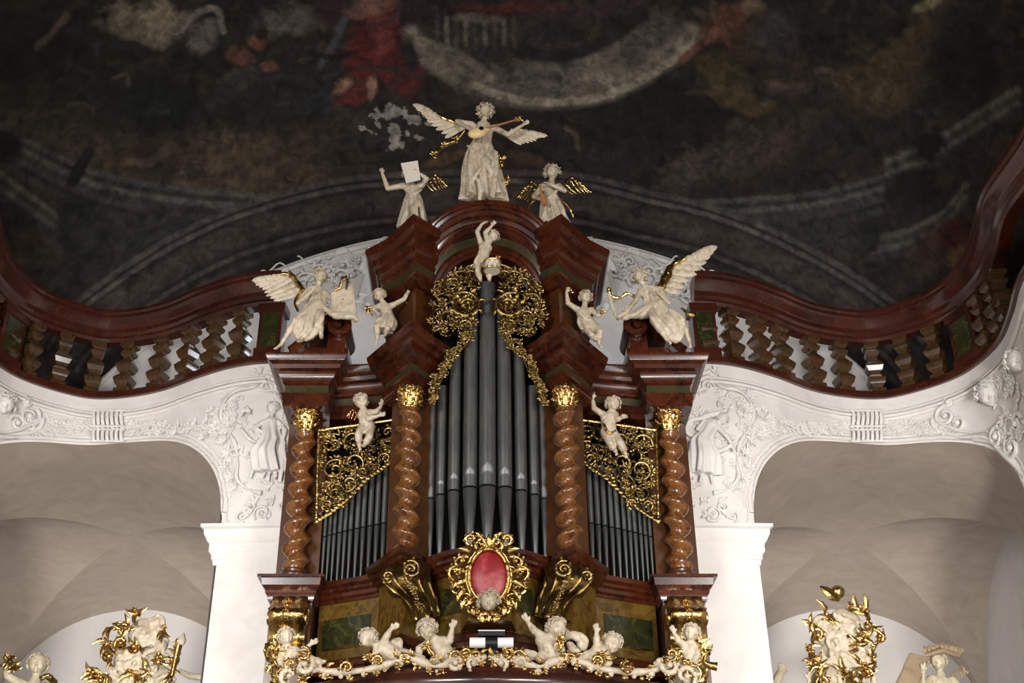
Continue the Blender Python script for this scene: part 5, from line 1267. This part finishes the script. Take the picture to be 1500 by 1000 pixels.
# ================================================================== STUCCO RELIEFS ON THE WALLS
def relief_figure(name, label, Yo, Rpx, J, look, seed, sw):
    root, q = figure(name, label, Yo, Rpx, J, look, True, m='relief', seed=seed, hairlen=.4, cat='stucco relief', voxel=.012)
    mb = MB()
    for i, (pts, rad, n_) in enumerate(sw): swag(mb, [P(a_, b_, Yo+(c_[0] if c_ else -.05)) for a_, b_, *c_ in pts], rad, random.Random(seed+i), n_)
    pv, ka, kb, aa, ab = [J[k_] for k_ in ('pelvis','knL','knR','anL','anR')]; md = lambda a_, b_: ((a_[0]+b_[0])/2, (a_[1]+b_[1])/2)
    k1, k2 = md(ka, kb), md(aa, ab); c1 = J['chest']
    drape(mb, [(P(c1[0], c1[1]-4, Yo-.01), .10, .08), (P((c1[0]+pv[0])/2, (c1[1]+pv[1])/2, Yo-.02), .12, .10), (P(pv[0], pv[1], Yo-.02), .16, .13), (P(k1[0], k1[1], Yo-.04), .20, .14), (P(k2[0], k2[1]-4, Yo-.02), .21, .12)], 8, .16, seed)
    cloth(root, mb, 'relief', voxel=.010); return root
def wall_orn(px_list, off, rad, mb, n=6):
    sp = smoothpath([Vector((a, b, 0)) for a, b in px_list], 6); k = len(sp)
    mb.tube([W(p.x, p.y, off) for p in sp], [rad*(.7+.4*sin(i*.5)) for i in range(k)], n)
def wall_sprig(a, b, r, mb, rs):
    r *= 1.35
    p = W(a, b, .0); n = Wn(a, b); t = Vector((-n.y, n.x, 0)); a0 = rs.uniform(0, 6)
    for i in range(6):
        q = a0+i*1.05; d = (t*cos(q)+Vector((0,0,1))*sin(q)+n*.35)
        leaf(mb, p, d, r*rs.uniform(.7,1.2), r*.26, rs.uniform(-1,1), n)
    mb.ball(p+n*r*.2, r*.26, 8, 6)
def wall_spiral(a, b, r, st, hd, mb, wd=.016):
    p = W(a, b, .0); n = Wn(a, b); t = Vector((-n.y, n.x, 0)); k = 30
    mb.tube([p+n*(.015+.02*i/k)+(t*cos(st+hd*i*.28)+Vector((0,0,1))*sin(st+hd*i*.28))*r*(1-.75*i/k) for i in range(k)], [wd*(1.2-.5*i/k) for i in range(k)], 7); mb.ball(p+n*.04, wd*1.4)
for s, nm in ((-1,'left'),(1,'right')):
    rs = random.Random(50+s); X = lambda u: CX+s*u
    # rocaille frame
    mb = MB()
    fr = [(306,560),(322,552),(340,566),(366,572),(384,590),(388,612),(378,632),(368,650),(364,676),(366,700),(350,716),(330,722)]
    wall_orn([(X(a), b) for a, b in fr], .03, .032, mb)
    wall_orn([(X(a+9), b+4) for a, b in fr[3:-1]], .01, .012, mb)
    for a, b, r in ((316,548,.09),(336,545,.07),(384,580,.07),(396,604,.06),(398,622,.07),(386,646,.07),(380,664,.08),(384,684,.07),(376,700,.07),(372,716,.06),(344,736,.07),(318,734,.06),(352,752,.07),(324,754,.07),(302,712,.06),(302,690,.06),(404,600,.06),(412,616,.06)): wall_sprig(X(a), b, r, mb, rs)
    for i in range(80):
        a = rs.uniform(368, 420); b = 596+(a-368)*.55+rs.uniform(-10,34)
        if b < 640: wall_sprig(X(a), b, rs.uniform(.035,.06), mb, rs)
    for a, b, r, st in ((368,660,.10,1),(382,636,.08,2),(330,752,.11,4),(358,756,.09,5),(322,566,.09,0),(346,742,.07,3),(300,740,.07,1)): wall_spiral(X(a), b, r, st, s, mb)
    for a, b, r in ((300,640,.05),(298,620,.05),(297,660,.05),(302,676,.05),(296,600,.06),(300,580,.07),(300,560,.08),(310,572,.08)): wall_sprig(X(a), b, r, mb, rs)
    wall_orn([(X(296), 728), (X(296), 765), (X(376), 766), (X(376), 726)], .01, .012, mb)
    solo('stucco_rocaille', mb, 'relief', 'white stucco rocaille frame on the wall %s of the organ' % nm, 'stucco relief', smooth=60)
    mb = MB()
    for i in range(34):
        a = rs.uniform(300, 366); b = rs.uniform(566, 716); L_ = rs.uniform(8, 18); an = rs.uniform(0, 6.28); cv = rs.uniform(-9, 9)
        wall_orn([(X(a+L_*cos(an)*(q_/3-.5)+cv*sin(q_*1.05)*-sin(an)), b+L_*sin(an)*(q_/3-.5)+cv*sin(q_*1.05)*cos(an)) for q_ in range(4)], .008, rs.uniform(.014,.026), mb)
        if i % 3 == 0: wall_sprig(X(a), b, .045, mb, rs)
    solo('stucco_ribbon_work', mb, 'relief', 'loose white stucco leaves and ribbons inside the rocaille frame %s of the organ' % nm, 'stucco relief', smooth=60)['kind'] = 'thing'
    # keystone clasp between ledge and arch
    mb = MB(); u = 554
    for i in range(7):
        a = X(u-21+i*7); mb.tube([W(a, y_, .03+.035*abs(sin(2*pi*(y_-598)/52))) for y_ in range(600,648,3)], [.026]*16, 8)
    for y_ in (601,624,629,646): mb.tube([W(X(u-26+i*5.2), y_, .05) for i in range(11)], .02, 7)
    wall_spiral(X(u), 612, .05, 0, 1, mb, .014); wall_spiral(X(u), 636, .04, 0, 1, mb, .012)
    solo('stucco_keystone', mb, 'relief', 'fluted white stucco clasp over the middle of the %s arch' % nm, 'stucco relief', smooth=60)
    # leaf garlands either side of the clasp
    for q_, (u0, u1) in enumerate(((424,526),(582,676))):
        mb = MB()
        for i in range(34):
            u = lerp(u0, u1, (i+.5)/34); y_ = 628+(-1)**i*5+(-5 if u < 440 else 0)+rs.uniform(-3,3)
            wall_sprig(X(u), y_-(2 if q_ else 0), rs.uniform(.045,.065), mb, rs)
            if i % 4 == 0: wall_spiral(X(u), y_, .045, rs.uniform(0,6), rs.choice((-1,1)), mb, .009)
        solo('stucco_garland', mb, 'relief', 'low white stucco leaf garland over the %s arch, %s the clasp' % (nm, 'between the organ and' if q_ == 0 else 'on the outer side of'), 'stucco relief', smooth=60)
    # cherub cluster in the outer spandrel
    mb = MB()
    outer_x = lambda a: X(a)
    for i in range(46):
        a = rs.uniform(740, 800); b = rs.uniform(540, 650)
        if b > 690-(800-a)*1.2 or b < 560-(a-740)*1.2: continue
        wall_sprig(X(a), b, rs.uniform(.05,.08), mb, rs)
    wall_orn([(X(652),612),(X(658),628),(X(690),640),(X(730),640),(X(748),656),(X(770),676),(X(790),700)], .03, .035, mb)
    wall_orn([(X(668),622),(X(700),632),(X(735),632)], .03, .03, mb)
    for a, b, r, st in ((672,610,.16,1),(690,620,.12,3),(676,590,.06,2),(748,640,.14,1),(770,655,.16,2),(778,620,.14,0)): wall_spiral(X(a), b, r, st, s, mb, .03)
    solo('stucco_shell', mb, 'relief', 'white stucco shell and leaves in the outer corner of the %s arch' % nm, 'stucco relief', smooth=60)
def wall_cherub(a, b, Rpx, look, label, seed):
    p = W(a, b, .05); figure('stucco_cherub', label, p.y, Rpx, dict(head=(a, b, 0)), look, m='relief', body=False, cat='stucco relief', seed=seed, voxel=.01)
wall_cherub(1449, 576, 19, (-.5,-1,-.7), 'white stucco cherub head in the outer corner of the right arch', 30)
wall_cherub(1492, 528, 18, (-.6,-1,-.4), 'upper white stucco cherub head cut by the right picture edge', 31)
wall_cherub(8, 592, 15, (.6,-1,-.5), 'white stucco cherub head at the left picture edge', 32)
Yo = 13.93
relief_figure('stucco_maiden', 'white stucco seated woman in relief on the wall left of the organ', Yo, 9, dict(head=(400,597,-.03), chest=(396,620,-.02), pelvis=(398,648,-.02), shL=(386,618,-.02), elL=(374,626,-.05), wrL=(382,642,-.06), shR=(408,618,-.02), elR=(418,630,-.03), wrR=(414,646,-.05), knL=(384,658,-.08), anL=(388,692,-.03), toL=(384,702,-.06), knR=(400,668,-.08), anR=(404,700,-.03)), (-.6,-1,-.2), 40,
    [([(372,622),(384,634),(404,630),(416,622)],.03,5), ([(392,640),(376,656),(372,680),(366,700)],.03,5), ([(404,650),(412,674),(410,706)],.035,6), ([(388,650),(396,672),(394,704)],.03,5), ([(354,610),(358,600),(368,604)],.035,4), ([(352,626),(362,640),(376,648)],.025,4), ([(398,578,.0),(408,586,.0),(414,600,.0)],.03,4)])
relief_figure('stucco_maiden', 'white stucco bending woman in relief on the wall right of the organ', Yo, 9, dict(head=(1058,613,-.03), chest=(1042,622,-.02), pelvis=(1026,648,-.02), shL=(1034,614,-.03), elL=(1022,628,-.05), wrL=(1034,636,-.06), shR=(1052,626,-.02), elR=(1066,640,-.03), wrR=(1072,652,-.05), knL=(1040,664,-.08), anL=(1042,700,-.03), toL=(1044,710,-.06), knR=(1018,676,-.06), anR=(1014,700,-.03)), (.4,-1,-.5), 41,
    [([(1000,636),(1008,618),(1026,612),(1048,606),(1064,600)],.035,6), ([(1010,646),(1024,636),(1040,630)],.03,5), ([(1020,648),(1008,672),(1012,702)],.04,6), ([(1034,652),(1052,660),(1074,652)],.03,5), ([(1024,660),(1030,684),(1026,706)],.035,5), ([(1014,620),(1006,632),(1018,640)],.03,4)])
# lunette reliefs and stucco figures on the end wall
for s, nm in ((-1,'left'),(1,'right')):
    rs = random.Random(60+s); mb = MB(); YW = 16.93
    for i in range(26):
        u = rs.uniform(180, 370); y_ = 345+ (u-150)*.30+rs.uniform(8,48)
        y_ = 352+(u-150)*.29+rs.uniform(14,42)
        c_ = P(CX+s*u, y_, YW); spiral(mb, c_, rs.uniform(.08,.20), rs.uniform(.9,1.4), rs.uniform(0,6), rs.choice((-1,1)), .028, 0, 5, rs)
    for u0 in (190,230,270,310):
        mb.tube(smoothpath([P(CX+s*(u0+q_*9), 362+(u0-160)*.28+8*sin(q_*1.3+u0), YW) for q_ in range(7)], 4), .016, 7)
    solo('stucco_cloud_relief', mb, 'relief', 'white stucco scrolls and clouds in the %s half of the lunette behind the organ' % nm, 'stucco relief', smooth=60)
    root, q = figure('stucco_giant', 'grey white stucco figure half hidden behind the %s shoulder of the organ case' % nm, 16.6, 13,
        {k_: ((CX+s*(714-v[0])),)+v[1:] for k_, v in dict(head=(566,362,0), chest=(560,388,0), pelvis=(552,420,0), shL=(576,384,0), elL=(588,400,0), wrL=(584,420,0), shR=(540,382,0), elR=(530,392,-.1), wrR=(538,374,-.15), knL=(570,440,-.15), knR=(540,446,-.15)).items()}, (s*-.4,-1,-.3), True, m='relief', cat='stucco figure', voxel=.014, seed=70, handR=1.0, arms=('L','R'))
    mb = MB(); drape(mb, [(P(CX+s*154, 388, 16.6),.2,.16),(P(CX+s*158, 408, 16.6),.26,.2),(P(CX+s*160, 440, 16.55),.32,.24)], 8, .14, 80)
    swag(mb, [P(CX+s*180, 372, 16.5), P(CX+s*176, 392, 16.5), P(CX+s*170, 420, 16.5)], .09, random.Random(3), 5); swag(mb, [P(CX+s*150, 396, 16.4), P(CX+s*160, 402, 16.38), P(CX+s*172, 398, 16.4)], .05, random.Random(3), 4); cloth(root, mb, 'relief', voxel=.014)

# ================================================================== ALTAR TOPS IN THE RECESSES
def crest(label, Yq, cx, parts_w, parts_g, seed):
    root = empty('altar_crest', P(cx, 1040, Yq), label, 'altar crest'); rs = random.Random(seed)
    a_ = MB(); g = MB()
    for (x, y, rx, ry) in parts_w: a_.ball(P(x, y, Yq), (px2m(rx, Yq), .12, px2m(ry, Yq)), 16, 12)
    for (x, y, rx, ry) in parts_w:
        for q_ in range(3):
            ang = rs.uniform(0, 6.28); spiral(a_, P(x+rx*.5*cos(ang), y+ry*.5*sin(ang), Yq-.12), px2m(max(rx, 8)*.7, Yq), 1.2, ang, rs.choice((-1,1)), .035, 0, 3, rs)
    remesh(a_, 'cream_scrolls', 'ivory', root, .016, 1)
    for (x, y, r, k_) in parts_g:
        for q_ in range(k_): sprig(g, P(x+rs.uniform(-r,r)*.7, y+rs.uniform(-r,r)*.7, Yq-.14), px2m(r*.9, Yq), rs, 6, 3)
        if rs.random() < .5: spiral(g, P(x, y, Yq-.16), px2m(r*1.1, Yq), rs.uniform(.6,1.2), rs.uniform(0,6), rs.choice((-1,1)), .03, 0, 4, rs)
        for q_ in range(3):
            an = rs.uniform(0, 6.28); leaf(g, P(x+rs.uniform(-3,3), y+rs.uniform(-3,3), Yq-.16), (cos(an), -.3, sin(an)), px2m(r*1.9, Yq), px2m(r*.42, Yq), rs.choice((-1.5,1.5)))
    obj('gilt_ornament', g, 'gold', root, 60); return root
crest('cream and gold rocaille altar top rising in the left recess', 15.6, 210,
    [(210,925,20,18),(228,918,14,14),(205,975,34,26),(190,1005,40,26),(236,940,10,16),(180,968,12,18),(232,1000,22,22)],
    [(200,897,8,2),(168,920,9,2),(184,920,8,2),(162,942,9,2),(178,942,8,2),(198,948,7,2),(160,962,7,2),(136,986,8,2),(196,990,10,3),(150,996,9,2),(214,985,8,2),(240,924,7,1),(262,940,4,3),(258,955,5,3),(254,968,6,3),(250,985,7,2),(232,965,6,2)], 90)
root = empty('gilt_torch', P(262, 985, 15.4), 'small gilt torch beside the left altar top, a green pole behind it', 'torch')
mb = MB(); mb.tube([P(252,990,15.4),P(258,962,15.4),P(262,945,15.4)], [.03,.04,.05], 10); obj('torch_shaft', mb, 'gold', root)
mb = MB(); mb.ball(P(266,938,15.4), (.06,.05,.07), 10, 8); mb.ball(P(268,935,15.4), (.03,.04,.08), 8, 6); obj('torch_flame', mb, 'ivory', root)
mb = MB(); mb.tube([P(262,982,15.5),P(278,990,15.5),P(298,992,15.5)], [.03,.04,.045], 8); solo('reaching_statue', mb, 'stone', 'pale statue arm reaching from the pillar to the left altar top', 'statue')
crest('cream and gold rocaille altar top with a golden ball in the right recess', 15.6, 1240,
    [(1238,912,22,20),(1226,950,20,22),(1246,965,26,26),(1232,1000,40,26),(1206,922,14,22),(1268,975,12,20)],
    [(1262,892,10,2),(1246,890,8,2),(1270,918,8,2),(1262,936,9,2),(1254,944,8,2),(1288,932,6,2),(1278,962,8,2),(1186,954,8,2),(1192,972,8,2),(1198,985,8,2),(1210,900,9,2),(1198,930,9,2),(1192,918,8,2),(1238,984,9,3),(1260,975,8,2),(1252,994,9,2),(1270,985,7,2),(1206,1000,9,2)], 91)
ball = empty('gilt_finial', P(1226, 880, 15.5), 'golden ball and leaf crowning the right altar top', 'finial')
mb = MB(); mb.ball(P(1227,867,15.45), px2m(9.5,15.5), 18, 12); obj('gilt_ball', mb, 'gold', ball)
mb = MB(); leaf(mb, P(1230,878,15.45), (-1,-.1,.45), px2m(32,15.5), px2m(8,15.5), .3); obj('gilt_leaf', mb, 'gold2', ball, 60)
Y0 = 15.3; K = PX(Y0)
root, q = figure('altar_angel', 'aged ivory angel with short hair at the bottom left corner', Y0, 15, dict(head=(56,972), chest=(50,1012), pelvis=(50,1050), shL=(28,1000), elL=(12,990,-.1), wrL=(10,972,-.1), shR=(74,1004), elR=(84,1030,-.05), wrR=(76,1050,-.1)), (.2,-1,-.1), m='stone', seed=95, wild=.4)
g = MB(); swag(g, [K(60,992,-.2),K(72,990,-.2),K(82,1000,-.1)], .05, random.Random(3), 4); obj('gilt_collar', g, 'gold2', root, 60); g = MB(); sprig(g, K(12,968,-.2), .12, random.Random(5)); sprig(g, K(20,978,-.2), .12, random.Random(6)); obj('gilt_flower', g, 'gold2', root, 60)
root, q = figure('altar_angel', 'aged ivory crowned angel holding an open book in the bottom right recess', Y0, 12.5, dict(head=(1374,968), chest=(1380,1000), pelvis=(1384,1030), shL=(1364,994), elL=(1352,1004,-.1), wrL=(1352,984,-.2), shR=(1396,996), elR=(1408,1010,-.05), wrR=(1400,1024,-.1)), (-.6,-1,-.2), m='stone', seed=96, wild=.6)
mb = MB(); 
for i in range(9): leaf(mb, K(1360+i*5.5, 954+abs(i-4)*1.0, 0), (sin((i-4)*.18), -.1, 1), px2m(12,Y0), px2m(4.5,Y0), .2)
mb.tube([K(1356,960,-.05),K(1380,952,-.16),K(1404,960,-.05)], [.03,.035,.03], 8); obj('brown_crown', mb, 'brownbook', root, 60)
mb = MB(); wing(mb, None, K(1394,990,.1), K(1408,976,.1), K(1420,984,.1), K(1404,998,.1), n=6); obj('wing', mb, 'brownbook', root, 60)
bk = empty('open_book', K(1345,990,-.25), 'open tan book held by the crowned angel in the right recess', 'book')
for a_, b_, c_, d_ in (((1333,957),(1360,964),(1350,988),(1324,976)), ((1324,978),(1350,990),(1344,1010),(1312,1002))):
    v = [K(p[0], p[1], -.2) for p in (a_, b_, c_, d_)]; mb = MB(); mb.add(v+[p+Vector((0,.06,-.01)) for p in v], [(0,1,2,3),(4,5,6,7),(0,1,5,4),(1,2,6,5),(2,3,7,6),(3,0,4,7)])
    for i in range(4): mb.tube([v[i], v[(i+1) % 4]], .012, 6)
    obj('page_block', mb, 'brownbook', bk, 30)
mb = MB(); p0, p1, p2 = P(1134,1006,15.2), P(1142,988,15.2), P(1146,972,15.2)
mb.capsule(p0, p1, .07, .06); hand(mb, p1, p2-p1, .16, Vector((1,0,0)), None, .4)
root = empty('raised_hand', p0, 'single raised hand of a hidden statue beside the right pillar', 'hand'); remesh(mb, 'hand_body', 'stone', root, .012, 1)
